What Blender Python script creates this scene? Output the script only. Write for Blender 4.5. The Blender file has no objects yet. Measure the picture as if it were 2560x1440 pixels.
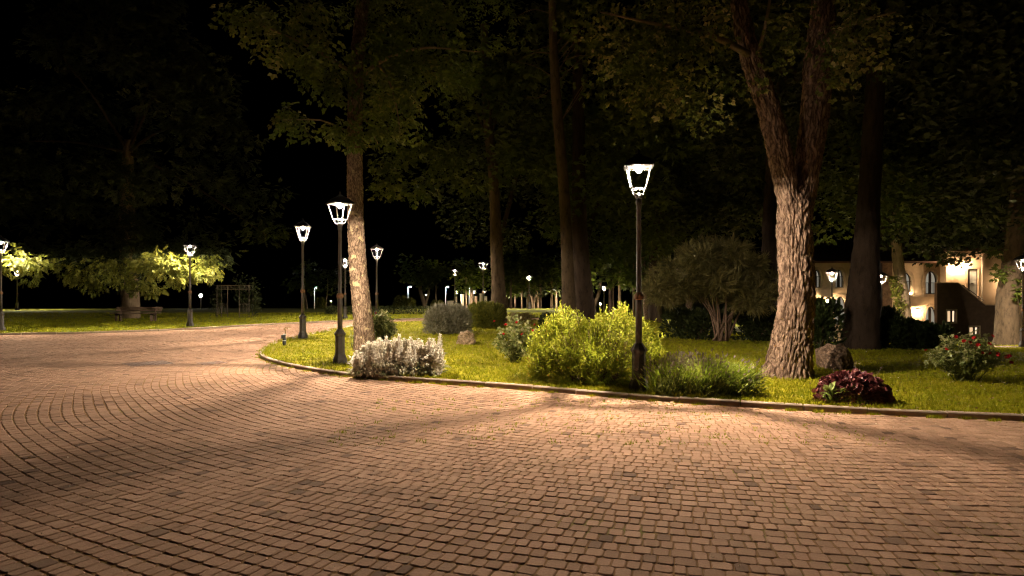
import bpy, bmesh, math, random
import numpy as np
from mathutils import Vector, Matrix, noise
from mathutils.geometry import delaunay_2d_cdt

# ------------------------------------------------------------------ camera, sky, exposure
SC = bpy.context.scene
COL = SC.collection
cd = bpy.data.cameras.new('camera'); cam = bpy.data.objects.new('camera', cd); COL.objects.link(cam)
cam.location = (0, 0, 1.6); cam.rotation_euler = (math.radians(90), 0, 0)
cd.lens = 22.5; cd.sensor_width = 36; cd.shift_y = 8/2560; cd.clip_end = 3000; cd.clip_start = 0.05
SC.camera = cam
W = bpy.data.worlds.new('World'); SC.world = W; W.use_nodes = True
nt = W.node_tree
bg = nt.nodes['Background']
sky = nt.nodes.new('ShaderNodeTexSky'); sky.sky_type = 'NISHITA'; sky.sun_disc = False
sky.sun_elevation = math.radians(-9); sky.sun_rotation = math.radians(200)
nt.links.new(sky.outputs[0], bg.inputs[0]); bg.inputs[1].default_value = 0.05
SC.view_settings.view_transform = 'Standard'; SC.view_settings.look = 'None'
SC.view_settings.exposure = 0.0; SC.view_settings.gamma = 1.0; SC.view_settings.use_curve_mapping = False
cy = SC.cycles
cy.use_denoising = True; cy.filter_width = 1.25
try: cy.denoiser = 'OPENIMAGEDENOISE'
except Exception: pass
cy.max_bounces = 6; cy.diffuse_bounces = 4; cy.glossy_bounces = 2; cy.transmission_bounces = 3; cy.transparent_max_bounces = 6
cy.sample_clamp_indirect = 3.0; cy.sample_clamp_direct = 0.0
cy.caustics_reflective = False; cy.caustics_refractive = False
try: cy.use_light_tree = True
except Exception: pass
LAMP_COL = (1.0, 0.825, 0.60)
BULB_W = 172000.0
BOUNCE_W = 760.0  # strength of the added upward glow in each lantern

# ------------------------------------------------------------------ helpers
F0 = 1600.0
def at(px, py, Y): return np.array([(px-1280)/F0*Y, Y, 1.6-(py-728)*Y/F0])
def sstep(t):
    t = np.clip(t, 0, 1); return t*t*(3-2*t)
def gz(x, y):
    x = np.asarray(x, float); y = np.asarray(y, float)
    z = -.07*np.clip(y-16, 0, 30)*sstep((x-6)/9) - .012*np.maximum(0, y-45) - .016*np.maximum(0, y-68)
    return np.maximum(z, -3.4)
def gx(px, Y): return (px-1280)/F0*Y

def tag(o, label=None, cat=None, group=None, kind=None):
    if label: o['label'] = label
    if cat: o['category'] = cat
    if group: o['group'] = group
    if kind: o['kind'] = kind
    return o
def empty(name, loc, rz=0.0, label=None, cat=None, group=None, kind=None):
    o = bpy.data.objects.new(name, None); COL.objects.link(o); o.empty_display_size = .1
    o.location = loc; o.rotation_euler = (0, 0, rz)
    return tag(o, label, cat, group, kind)
def link(name, me, mat=None, parent=None, loc=None):
    o = bpy.data.objects.new(name, me); COL.objects.link(o)
    if mat is not None and len(me.materials) == 0: me.materials.append(mat)
    if parent is not None: o.parent = parent
    if loc is not None: o.location = loc
    return o
def mesh_np(name, V, F, rnd=None, smooth=False):
    """uniform face array mesh, optional per-face attribute 'rnd'"""
    V = np.ascontiguousarray(V, dtype=np.float32); F = np.ascontiguousarray(F, dtype=np.int32)
    me = bpy.data.meshes.new(name); k = F.shape[1]; m = F.shape[0]
    me.vertices.add(len(V)); me.vertices.foreach_set('co', V.ravel())
    me.loops.add(m*k); me.loops.foreach_set('vertex_index', F.ravel())
    me.polygons.add(m); me.polygons.foreach_set('loop_start', np.arange(0, m*k, k, dtype=np.int32))
    try: me.polygons.foreach_set('loop_total', np.full(m, k, dtype=np.int32))
    except Exception: pass
    me.polygons.foreach_set('use_smooth', np.full(m, bool(smooth)))
    if rnd is not None:
        a = me.attributes.new('rnd', 'FLOAT', 'FACE'); a.data.foreach_set('value', np.asarray(rnd, dtype=np.float32))
    me.update(calc_edges=True); me.validate()
    return me
class MB:
    """collects pieces with faces of any size; build() links them as one mesh"""
    def __init__(s): s.v = []; s.f = []; s.n = 0; s.r = []
    def add(s, V, F, r=0.5):
        V = np.asarray(V, float); s.v.append(V)
        for f in F: s.f.append([int(i)+s.n for i in f]); s.r.append(r)
        s.n += len(V); return s
    def box(s, lo, hi, r=.5, rz=0, c=None):
        x0, y0, z0 = lo; x1, y1, z1 = hi
        V = np.array([(x0,y0,z0),(x1,y0,z0),(x1,y1,z0),(x0,y1,z0),(x0,y0,z1),(x1,y0,z1),(x1,y1,z1),(x0,y1,z1)], float)
        if rz:
            c = c if c is not None else ((x0+x1)/2, (y0+y1)/2)
            d = V[:, :2]-np.array(c); ca, sa = math.cos(rz), math.sin(rz)
            V[:, 0] = c[0]+d[:, 0]*ca-d[:, 1]*sa; V[:, 1] = c[1]+d[:, 0]*sa+d[:, 1]*ca
        return s.add(V, [(0,3,2,1),(4,5,6,7),(0,1,5,4),(1,2,6,5),(2,3,7,6),(3,0,4,7)], r)
    def tube(s, path, rad, n=8, r=.5):
        V, F = tube(path, rad, n); return s.add(V, F, r)
    def mesh(s, name, smooth=False):
        me = bpy.data.meshes.new(name)
        V = np.concatenate(s.v) if s.v else np.zeros((0, 3))
        me.from_pydata(V.tolist(), [], s.f); me.update()
        a = me.attributes.new('rnd', 'FLOAT', 'FACE'); a.data.foreach_set('value', np.array(s.r, dtype=np.float32))
        if smooth: me.polygons.foreach_set('use_smooth', np.full(len(me.polygons), True))
        return me
    def build(s, name, mat, parent=None, smooth=False, loc=None): return link(name, s.mesh(name, smooth), mat, parent, loc)
def bevel(o, w=.01, seg=1):
    m = o.modifiers.new('b', 'BEVEL'); m.width = w; m.segments = seg; m.limit_method = 'ANGLE'; return o
def tube(path, rad, n=8):
    P = np.asarray(path, float); m = len(P); rad = np.broadcast_to(np.asarray(rad, float), (m,))
    T = np.gradient(P, axis=0); T /= np.linalg.norm(T, axis=1)[:, None]+1e-9
    up = np.array([0, 0, 1.]) if abs(T[0][2]) < .9 else np.array([0, 1., 0])
    V = []; a = np.cross(up, T[0]); a /= np.linalg.norm(a)+1e-9
    ang = np.arange(n)/n*2*math.pi
    for i in range(m):
        a = a-T[i]*np.dot(a, T[i]); a /= np.linalg.norm(a)+1e-9
        b = np.cross(T[i], a)
        V.append(P[i]+rad[i]*(np.cos(ang)[:, None]*a+np.sin(ang)[:, None]*b))
    V = np.concatenate(V); F = []
    for i in range(m-1):
        for j in range(n):
            k = (j+1) % n; F.append((i*n+j, i*n+k, (i+1)*n+k, (i+1)*n+j))
    F.append(tuple(range(n-1, -1, -1))); F.append(tuple(range((m-1)*n, m*n)))
    return V, F
def lathe(prof, n=20, square=False):
    """prof: (radius, z) list; square gives four flat sides"""
    n = 4 if square else n
    ang = (np.arange(n)+(.5 if square else 0))/n*2*math.pi
    V = []
    for r, z in prof:
        r2 = r*math.sqrt(2) if square else r
        V += [(r2*math.cos(a), r2*math.sin(a), z) for a in ang]
    F = []
    for i in range(len(prof)-1):
        for j in range(n):
            k = (j+1) % n; F.append((i*n+j, i*n+k, (i+1)*n+k, (i+1)*n+j))
    F.append(tuple(range(n-1, -1, -1))); F.append(tuple(range((len(prof)-1)*n, len(prof)*n)))
    return np.array(V), F
def cr(pts, step=.3):
    """Catmull-Rom through points, resampled to about step"""
    P = np.asarray(pts, float); out = []
    E = np.vstack([2*P[0]-P[1], P, 2*P[-1]-P[-2]])
    for i in range(1, len(E)-2):
        n = max(1, int(np.linalg.norm(E[i+1]-E[i])/step))
        for t in np.arange(n)/n:
            a, b, c, d = E[i-1], E[i], E[i+1], E[i+2]
            out.append(.5*((2*b)+(c-a)*t+(2*a-5*b+4*c-d)*t*t+(3*b-a-3*c+d)*t**3))
    out.append(P[-1]); return np.array(out)
def inpoly(P, x, y):
    x = np.asarray(x, float); y = np.asarray(y, float); ins = np.zeros(x.shape, bool)
    n = len(P); j = n-1
    for i in range(n):
        xi, yi = P[i]; xj, yj = P[j]
        c = ((yi > y) != (yj > y)) & (x < (xj-xi)*(y-yi)/((yj-yi) or 1e-12)+xi)
        ins ^= c; j = i
    return ins
def polydist(P, x, y):
    d = np.full(np.shape(x), 1e9)
    for i in range(len(P)-1):
        a = P[i]; b = P[i+1]; ab = b-a; L = ab@ab+1e-12
        t = np.clip(((x-a[0])*ab[0]+(y-a[1])*ab[1])/L, 0, 1)
        d = np.minimum(d, np.hypot(x-a[0]-t*ab[0], y-a[1]-t*ab[1]))
    return d
def nrm(v): return v/(np.linalg.norm(v, axis=-1, keepdims=True)+1e-9)
def frames(d, rng, up=None, roll=1.0):
    """rotation matrices with column 1 along d and column 2 (leaf normal) near up, rolled at random"""
    d = nrm(d); N = len(d)
    u = np.tile(np.array([0, 0, 1.]), (N, 1)) if up is None else up
    u = u+rng.normal(0, .45*roll, (N, 3))
    s = nrm(np.cross(d, u)); n = np.cross(s, d)
    return np.stack([s, d, n], axis=2)
def scatter(tpl, pos, R, scale, rng, rnd=None):
    tv, tf = tpl; N = len(pos); n = len(tv)
    V = np.einsum('nij,vj->nvi', R*np.reshape(scale, (-1, 1, 1)), tv)+pos[:, None, :]
    F = (tf[None]+(np.arange(N)*n)[:, None, None]).reshape(-1, tf.shape[1])
    r = rng.random(N) if rnd is None else rnd
    return V.reshape(-1, 3), F, np.repeat(r, len(tf))
class LeafBag:
    """gathers scattered triangles, all faces of the same size"""
    def __init__(s): s.V = []; s.F = []; s.r = []; s.n = 0
    def add(s, V, F, r):
        s.V.append(V); s.F.append(F+s.n); s.r.append(r); s.n += len(V)
    def build(s, name, mat, parent=None, kind=None):
        me = mesh_np(name, np.concatenate(s.V), np.concatenate(s.F), np.concatenate(s.r))
        o = link(name, me, mat, parent)
        if kind: o['kind'] = kind
        return o
# leaf templates, unit length along +Y
def rhomb(w=.5, fold=.12): 
    return np.array([(0,0,0),(-w/2,.45,fold),(0,1,0),(w/2,.45,fold)], float), np.array([(0,2,1),(0,3,2)])
def oval(w=.5, fold=.1, bend=-.12):
    V = np.array([(0,0,0),(-w*.42,.3,fold),(-w*.4,.68,fold+bend*.4),(0,1,bend),(w*.4,.68,fold+bend*.4),(w*.42,.3,fold),(0,.5,.0)], float)
    return V, np.array([(0,6,1),(1,6,2),(2,6,3),(3,6,4),(4,6,5),(5,6,0)])
def compose(parts):
    V = []; F = []; n = 0
    for v, f in parts: V.append(v); F.append(f+n); n += len(v)
    return np.concatenate(V), np.concatenate(F)
def place(t, p, az, s, pitch=0.):
    v, f = t; ca, sa = math.cos(az), math.sin(az); cp, sp = math.cos(pitch), math.sin(pitch)
    v = v*s
    y = v[:, 1]*cp-v[:, 2]*sp; z = v[:, 1]*sp+v[:, 2]*cp; x = v[:, 0]
    return np.stack([x*ca-y*sa+p[0], x*sa+y*ca+p[1], z+p[2]], 1), f
def pinnate(n=4, w=.42, droop=.35):
    pr = []
    for i in range(n):
        t = .22+.62*i/max(1, n-1); p = (0, t, -droop*t*t)
        L = .30*(1-.25*abs(t-.5))
        pr.append(place(rhomb(w), p, 1.15, L, -.25)); pr.append(place(rhomb(w), p, -1.15, L, -.25))
    pr.append(place(rhomb(w), (0, .84, -droop*.8), 0, .26, -.6)); return compose(pr)
def palm():
    return compose([place(rhomb(.5, .04), (0, .25, 0), a, s, -.15) for a, s in ((0,.75),(.75,.62),(-.75,.62),(1.6,.4),(-1.6,.4))])
def sprig(n=5):
    pr = [place(rhomb(.55), (0, .12+.62*i/n, 0), (1 if i % 2 else -1)*.85, .42, .15) for i in range(n)]
    pr.append(place(rhomb(.55), (0, .68, 0), 0, .4, .1)); return compose(pr)
def tuft(n=6, w=.05, spread=.5, seed=1):
    r = random.Random(seed); pr = []
    for i in range(n):
        az = r.uniform(0, 6.28); tl = r.uniform(.1, spread); L = r.uniform(.6, 1.)
        b = rhomb(w/ L, .0); v = b[0]*L
        # leaf along +Y tilted about the axis
        v = np.stack([v[:, 0], v[:, 1]*math.cos(tl), v[:, 2]+v[:, 1]*math.sin(tl)], 1)
        x = v[:, 0]*math.cos(az)-v[:, 2]*math.sin(az); z = v[:, 0]*math.sin(az)+v[:, 2]*math.cos(az)
        pr.append((np.stack([x, v[:, 1], z], 1), b[1]))
    return compose(pr)

# ------------------------------------------------------------------ materials
def mat_new(name):
    m = bpy.data.materials.new(name); m.use_nodes = True; return m, m.node_tree, m.node_tree.nodes['Principled BSDF']
def N(t, ty, **kw):
    n = t.nodes.new(ty)
    for k, v in kw.items(): setattr(n, k, v)
    return n
def ramp(t, fac, stops):
    n = N(t, 'ShaderNodeValToRGB'); e = n.color_ramp.elements
    while len(e) > 1: e.remove(e[-1])
    e[0].position = stops[0][0]; e[0].color = (*stops[0][1], 1)
    for p, c in stops[1:]:
        x = e.new(p); x.color = (*c, 1)
    t.links.new(fac, n.inputs[0]); return n
def noise_tex(t, scale, detail=4, rough=.55, coord='Object', stretch=None):
    tc = N(t, 'ShaderNodeTexCoord'); src = tc.outputs[coord]
    if stretch:
        mp = N(t, 'ShaderNodeMapping'); mp.inputs['Scale'].default_value = stretch
        t.links.new(src, mp.inputs[0]); src = mp.outputs[0]
    n = N(t, 'ShaderNodeTexNoise'); n.inputs['Scale'].default_value = scale; n.inputs['Detail'].default_value = detail; n.inputs['Roughness'].default_value = rough
    t.links.new(src, n.inputs['Vector']); return n
def plain(name, c, rough=.6, var=.25, scale=6, metal=0, bump=0, stretch=None, spec=.4):
    m, t, b = mat_new(name)
    n = noise_tex(t, scale, stretch=stretch)
    c = np.array(c); r = ramp(t, n.outputs[0], [(.3, tuple(c*(1-var))), (.7, tuple(np.minimum(c*(1+var), .95)))])
    t.links.new(r.outputs[0], b.inputs['Base Color']); b.inputs['Roughness'].default_value = rough; b.inputs['Metallic'].default_value = metal
    b.inputs['Specular IOR Level'].default_value = spec
    if bump:
        bp = N(t, 'ShaderNodeBump'); bp.inputs['Strength'].default_value = bump; bp.inputs['Distance'].default_value = .02
        t.links.new(n.outputs[0], bp.inputs['Height']); t.links.new(bp.outputs[0], b.inputs['Normal'])
    return m
def leafmat(name, stops, transl=.3, rough=.5, spec=.3, big=None):
    """colour from the per-leaf value, part of the light passes through"""
    m, t, b = mat_new(name)
    a = N(t, 'ShaderNodeAttribute', attribute_name='rnd'); fac = a.outputs['Fac']
    if big:
        n = noise_tex(t, big, 2); mx = N(t, 'ShaderNodeMix'); mx.data_type = 'FLOAT'; mx.inputs[0].default_value = .5
        st = N(t, 'ShaderNodeMapRange'); st.inputs[1].default_value = .3; st.inputs[2].default_value = .7
        t.links.new(n.outputs[0], st.inputs[0])
        t.links.new(fac, mx.inputs[2]); t.links.new(st.outputs[0], mx.inputs[3]); fac = mx.outputs[0]
    r = ramp(t, fac, stops)
    t.links.new(r.outputs[0], b.inputs['Base Color']); b.inputs['Roughness'].default_value = rough; b.inputs['Specular IOR Level'].default_value = spec
    tr = N(t, 'ShaderNodeBsdfTranslucent'); t.links.new(r.outputs[0], tr.inputs[0])
    mix = N(t, 'ShaderNodeMixShader'); mix.inputs[0].default_value = transl
    t.links.new(b.outputs[0], mix.inputs[1]); t.links.new(tr.outputs[0], mix.inputs[2])
    t.links.new(mix.outputs[0], t.nodes['Material Output'].inputs[0]); return m
def emis(name, c, s):
    m, t, b = mat_new(name); t.nodes.remove(b)
    e = N(t, 'ShaderNodeEmission'); e.inputs[0].default_value = (*c, 1); e.inputs[1].default_value = s
    t.links.new(e.outputs[0], t.nodes['Material Output'].inputs[0]); return m
def barkmat(name, c1, c2, lichen=None, scale=7, amt=.62, crack=None):
    m, t, b = mat_new(name)
    n = noise_tex(t, scale, 6, .7, stretch=(1, 1, .35)); n2 = noise_tex(t, 5.5, 4, .6)
    mid = tuple(np.array(c1)*.4+np.array(c2)*.6)
    r = ramp(t, n.outputs[0], [(.34, c1), (.46, mid), (.66, c2)]); out = r.outputs[0]
    if crack:    # dark corky lines running up the stem
        tc = N(t, 'ShaderNodeTexCoord'); mp = N(t, 'ShaderNodeMapping'); mp.inputs['Scale'].default_value = (crack, crack, crack*.16)
        nw = noise_tex(t, 3.0, 3, .6); ad = N(t, 'ShaderNodeMix'); ad.data_type = 'RGBA'; ad.blend_type = 'LINEAR_LIGHT'; ad.inputs[0].default_value = .12
        t.links.new(tc.outputs['Object'], ad.inputs[6]); t.links.new(nw.outputs[1], ad.inputs[7]); t.links.new(ad.outputs[2], mp.inputs[0])
        v = N(t, 'ShaderNodeTexVoronoi'); v.feature = 'DISTANCE_TO_EDGE'; v.inputs['Scale'].default_value = 1.0; t.links.new(mp.outputs[0], v.inputs['Vector'])
        rc = ramp(t, v.outputs[0], [(.02, (.36, .33, .31)), (.13, (.86, .85, .84)), (.3, (1.12, 1.12, 1.12))])
        mm = N(t, 'ShaderNodeMix'); mm.data_type = 'RGBA'; mm.blend_type = 'MULTIPLY'; mm.inputs[0].default_value = 1
        t.links.new(out, mm.inputs[6]); t.links.new(rc.outputs[0], mm.inputs[7]); out = mm.outputs[2]
    if lichen:
        r2 = ramp(t, n2.outputs[0], [(amt, (0, 0, 0)), (amt+.05, (1, 1, 1))])
        mx = N(t, 'ShaderNodeMix'); mx.data_type = 'RGBA'; mx.inputs[7].default_value = (*lichen, 1)
        t.links.new(r2.outputs[0], mx.inputs[0]); t.links.new(out, mx.inputs[6]); out = mx.outputs[2]
    t.links.new(out, b.inputs['Base Color']); b.inputs['Roughness'].default_value = .9; b.inputs['Specular IOR Level'].default_value = .15
    bp = N(t, 'ShaderNodeBump'); bp.inputs['Strength'].default_value = .9; bp.inputs['Distance'].default_value = .03
    n3 = noise_tex(t, scale*3.2, 7, .75, stretch=(1, 1, .45))
    t.links.new(n3.outputs[0], bp.inputs['Height']); t.links.new(bp.outputs[0], b.inputs['Normal']); return m

def sett_mat():
    m, t, b = mat_new('sett_stone')
    a = N(t, 'ShaderNodeAttribute', attribute_name='rnd')
    r = ramp(t, a.outputs['Fac'], [(0, (.275, .166, .112)), (.3, (.32, .196, .135)), (.6, (.345, .208, .145)), (.9, (.375, .235, .165)), (.955, (.28, .178, .125)), (.972, (.235, .148, .106)), (.988, (.18, .112, .08)), (1, (.15, .094, .068))])
    n = noise_tex(t, 55, 5, .6); n2 = noise_tex(t, .9, 5, .65)
    mx = N(t, 'ShaderNodeMix'); mx.data_type = 'RGBA'; mx.blend_type = 'MULTIPLY'; mx.inputs[0].default_value = 1
    r2 = ramp(t, n.outputs[0], [(.3, (.82, .82, .82)), (.7, (1.16, 1.16, 1.16))])
    t.links.new(r.outputs[0], mx.inputs[6]); t.links.new(r2.outputs[0], mx.inputs[7])
    m2 = N(t, 'ShaderNodeMix'); m2.data_type = 'RGBA'; m2.blend_type = 'MULTIPLY'; m2.inputs[0].default_value = 1
    r3 = ramp(t, n2.outputs[0], [(.28, (.74, .73, .73)), (.5, (1, 1, 1)), (.72, (1.13, 1.11, 1.09))])
    t.links.new(mx.outputs[2], m2.inputs[6]); t.links.new(r3.outputs[0], m2.inputs[7])
    t.links.new(m2.outputs[2], b.inputs['Base Color']); b.inputs['Roughness'].default_value = .9; b.inputs['Specular IOR Level'].default_value = .06
    bp = N(t, 'ShaderNodeBump'); bp.inputs['Strength'].default_value = .5; bp.inputs['Distance'].default_value = .004
    t.links.new(n.outputs[0], bp.inputs['Height']); t.links.new(bp.outputs[0], b.inputs['Normal']); return m
def joint_mat():
    # soil and moss between the setts near by, sett pattern as colour only where the pieces are no longer resolved
    m, t, b = mat_new('joint_soil')
    n = noise_tex(t, 1.3, 4); n2 = noise_tex(t, 40, 3)
    r = ramp(t, n.outputs[0], [(.38, (.20, .105, .04)), (.54, (.21, .115, .045)), (.68, (.15, .135, .03))])
    tc = N(t, 'ShaderNodeTexCoord'); br = N(t, 'ShaderNodeTexBrick')
    br.inputs['Scale'].default_value = 1; br.inputs['Brick Width'].default_value = .12; br.inputs['Row Height'].default_value = .1; br.inputs['Mortar Size'].default_value = .007
    br.inputs['Color1'].default_value = (.27, .185, .135, 1); br.inputs['Color2'].default_value = (.31, .215, .16, 1); br.inputs['Mortar'].default_value = (.09, .06, .035, 1)
    t.links.new(tc.outputs['Object'], br.inputs[0])
    sx = N(t, 'ShaderNodeSeparateXYZ'); t.links.new(tc.outputs['Object'], sx.inputs[0])
    gt = N(t, 'ShaderNodeMath', operation='GREATER_THAN'); gt.inputs[1].default_value = 39.0; t.links.new(sx.outputs[1], gt.inputs[0])
    mx = N(t, 'ShaderNodeMix'); mx.data_type = 'RGBA'
    t.links.new(gt.outputs[0], mx.inputs[0]); t.links.new(r.outputs[0], mx.inputs[6]); t.links.new(br.outputs[0], mx.inputs[7])
    t.links.new(mx.outputs[2], b.inputs['Base Color']); b.inputs['Roughness'].default_value = .95; b.inputs['Specular IOR Level'].default_value = .1
    return m
M = {}
M['sett'] = sett_mat(); M['joint'] = joint_mat()
M['kerb'] = plain('kerb_stone_face', (.31, .225, .165), .85, .2, 9, bump=.3)
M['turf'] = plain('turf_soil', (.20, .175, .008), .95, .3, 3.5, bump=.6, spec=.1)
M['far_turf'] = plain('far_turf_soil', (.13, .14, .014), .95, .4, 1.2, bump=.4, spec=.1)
M['grass'] = leafmat('grass_blade', [(0, (.135, .17, .005)), (.45, (.235, .245, .008)), (.8, (.32, .295, .012)), (1, (.41, .33, .03))], .4, .6, .15, big=.9)
M['iron'] = plain('lamp_iron', (.055, .047, .043), .5, .2, 14, metal=.1, bump=.1)
M['iron_roof'] = plain('lamp_roof_iron', (.014, .012, .011), .6, .2, 14, spec=.2)
M['bulb'] = emis('lamp_led', LAMP_COL, BULB_W)
def glare_globe_mat():
    # added clear globe: light passes through, its glow imitates the lens glare disc
    m, t, b = mat_new('lamp_glare_globe'); t.nodes.remove(b)
    e = N(t, 'ShaderNodeEmission'); e.inputs[0].default_value = (1.0, .9, .74, 1); e.inputs[1].default_value = 60.
    tr = N(t, 'ShaderNodeBsdfTransparent'); mix = N(t, 'ShaderNodeMixShader'); mix.inputs[0].default_value = .06
    t.links.new(tr.outputs[0], mix.inputs[1]); t.links.new(e.outputs[0], mix.inputs[2]); t.links.new(mix.outputs[0], t.nodes['Material Output'].inputs[0]); return m
M['glare_globe'] = glare_globe_mat()
M['bounce_plate'] = emis('lantern_bounce_glow', LAMP_COL, BOUNCE_W)  # added emission standing in for light bounced off the lantern base
M['rust'] = plain('rusty_collar', (.17, .085, .04), .75, .35, 20)
def frostmat():
    m, t, b = mat_new('lantern_frame'); b.inputs['Base Color'].default_value = (.07, .068, .065, 1); b.inputs['Roughness'].default_value = .5
    tr = N(t, 'ShaderNodeBsdfTranslucent'); tr.inputs[0].default_value = (.3, .29, .28, 1)
    mix = N(t, 'ShaderNodeMixShader'); mix.inputs[0].default_value = .3
    t.links.new(b.outputs[0], mix.inputs[1]); t.links.new(tr.outputs[0], mix.inputs[2]); t.links.new(mix.outputs[0], t.nodes['Material Output'].inputs[0]); return m
M['frame'] = frostmat()
M['bark_big'] = barkmat('furrowed_bark', (.12, .072, .05), (.30, .205, .15), (.36, .17, .03), 9, .69, 13)
M['bark_pale'] = barkmat('flaky_pale_bark', (.11, .068, .045), (.33, .235, .165), (.44, .35, .2), 15, .60, 20)
M['bark_mid'] = barkmat('brown_bark', (.11, .08, .05), (.25, .18, .12), None, 7)
M['bark_slim'] = barkmat('slim_trunk_bark', (.045, .032, .02), (.12, .083, .052), None, 8)
M['bark_dark'] = barkmat('dark_bark', (.026, .017, .012), (.065, .043, .031), None, 6)
M['twig'] = plain('twig_bark', (.16, .10, .07), .9, .3, 10)
M['leaf_robinia'] = leafmat('robinia_leaf', [(0, (.045, .075, .01)), (.6, (.10, .135, .018)), (1, (.21, .20, .06))], .35)
M['leaf_oak'] = leafmat('pale_leaf', [(0, (.045, .07, .01)), (.5, (.115, .14, .025)), (.8, (.26, .24, .085)), (1, (.46, .36, .17))], .4)
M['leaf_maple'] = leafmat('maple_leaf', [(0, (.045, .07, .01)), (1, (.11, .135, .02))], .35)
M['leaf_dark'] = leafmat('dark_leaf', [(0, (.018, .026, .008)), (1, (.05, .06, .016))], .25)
M['leaf_lit'] = leafmat('yellowish_lit_leaf', [(0, (.08, .10, .012)), (1, (.2, .19, .03))], .35)
M['leaf_privet'] = leafmat('golden_privet_leaf', [(0, (.2, .24, .015)), (.4, (.33, .36, .025)), (.8, (.45, .46, .06)), (.93, (.52, .42, .06)), (1, (.52, .3, .05))], .42, .4, .35)
M['leaf_wool'] = leafmat('woolly_white_leaf', [(0, (.74, .67, .52)), (.5, (.84, .76, .63)), (1, (.90, .83, .71))], .45, .9, .1)
M['leaf_sage'] = leafmat('silver_green_leaf', [(0, (.22, .24, .11)), (1, (.5, .48, .32))], .35, .8, .1)
M['leaf_grey'] = leafmat('grey_leaf', [(0, (.16, .15, .10)), (1, (.34, .32, .24))], .25, .85, .1)
M['leaf_rose'] = leafmat('rose_leaf', [(0, (.10, .14, .03)), (.5, (.29, .31, .10)), (1, (.60, .55, .32))], .45, .3, .55)
M['leaf_green'] = leafmat('mid_green_leaf', [(0, (.06, .085, .012)), (1, (.15, .155, .025))], .3)
M['leaf_moss'] = leafmat('ochre_creeping_leaf', [(0, (.14, .10, .03)), (1, (.25, .2, .06))], .3)
M['leaf_lav'] = leafmat('lavender_stem', [(0, (.12, .17, .012)), (.6, (.25, .31, .028)), (1, (.38, .41, .08))], .45, .5, .25)
M['lav_flower'] = leafmat('faded_lavender_flower', [(0, (.16, .12, .10)), (1, (.36, .28, .23))], .2, .9, .1)
M['leaf_burgundy'] = leafmat('burgundy_leaf', [(0, (.07, .018, .02)), (.7, (.16, .04, .042)), (1, (.26, .10, .085))], .2, .35, .4)
M['leaf_pale'] = leafmat('pale_green_leaf', [(0, (.16, .22, .04)), (1, (.32, .36, .12))], .3)
M['leaf_broom'] = leafmat('feathery_olive_leaf', [(0, (.08, .075, .02)), (1, (.24, .2, .075))], .3)
M['leaf_hydr'] = leafmat('dark_hedge_leaf', [(0, (.02, .033, .008)), (1, (.055, .075, .02))], .2, .4, .4)
M['petal_red'] = leafmat('red_rose_petal', [(0, (.42, .012, .016)), (1, (.62, .03, .035))], .2, .5, .3)
M['stem'] = plain('green_stem', (.10, .11, .035), .7, .3, 10)
M['petal_fallen'] = leafmat('fallen_petal', [(0, (.5, .38, .26)), (1, (.72, .62, .48))], .2)
M['leaf_dry'] = leafmat('dry_leaf', [(0, (.10, .05, .02)), (1, (.28, .16, .06))], .2)
M['rock'] = plain('boulder_stone', (.19, .122, .085), .9, .6, 8, bump=.8)
M['rock2'] = plain('mossy_stone', (.26, .18, .11), .9, .45, 7, bump=.8)
M['wood'] = plain('bench_wood', (.09, .055, .035), .75, .3, 8, stretch=(1, 8, 8))
M['iron_cover'] = plain('cast_iron_cover', (.15, .078, .055), .6, .3, 12, bump=.3)
M['black_plastic'] = plain('black_plastic', (.022, .024, .028), .45, .2, 10)
M['brass'] = plain('brass_fitting', (.30, .2, .1), .45, .2, 20, metal=.4)
M['white_plastic'] = plain('pale_plastic', (.55, .55, .55), .5, .1, 10)
M['metal_dark'] = plain('dark_metal', (.10, .075, .05), .6, .2, 10)
M['metal_pale'] = plain('pale_metal', (.35, .32, .27), .5, .15, 10)
M['plaster'] = plain('cream_plaster', (.52, .41, .28), .9, .12, 2.2, bump=.15)
M['plaster2'] = plain('warm_plaster', (.52, .40, .28), .9, .1, 1.6, bump=.15)
M['trim'] = plain('limestone_trim', (.42, .33, .23), .85, .15, 4)
M['stairwall'] = plain('shaded_stair_plaster', (.13, .085, .06), .9, .2, 3)  # shade of the unlit stair wall put into the plaster colour
M['rubble'] = plain('rubble_stone', (.21, .135, .085), .95, .5, 3.2, bump=1.0)
M['darkframe'] = plain('dark_window_frame', (.03, .022, .018), .5, .2, 8)
M['door_white'] = plain('white_door', (.55, .6, .6), .5, .06, 3)
M['rooftile'] = plain('roof_tile', (.10, .05, .035), .9, .3, 5)
M['pillar'] = plain('pale_stone_pillar', (.5, .44, .34), .9, .15, 4)
M['hedge_dark'] = M['leaf_dark']
M['lit_pane'] = emis('lit_window_pane', (1.0, .66, .36), .85)
M['lit_pane_bright'] = emis('lit_window_pane_bright', (1.0, .74, .48), 1.3)
M['dim_pane'] = emis('dim_window_pane', (.78, .70, .54), .36)
M['sconce_glow'] = emis('sconce_glow', (1.0, .64, .34), 1000.)
M['led_glow'] = emis('pole_led', (.86, .95, 1.0), 1500.)
M['globe_glow'] = emis('globe_glow', (1.0, .93, .85), 260.)
M['small_glow'] = emis('small_glow', (1.0, .72, .42), 350.)
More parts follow.
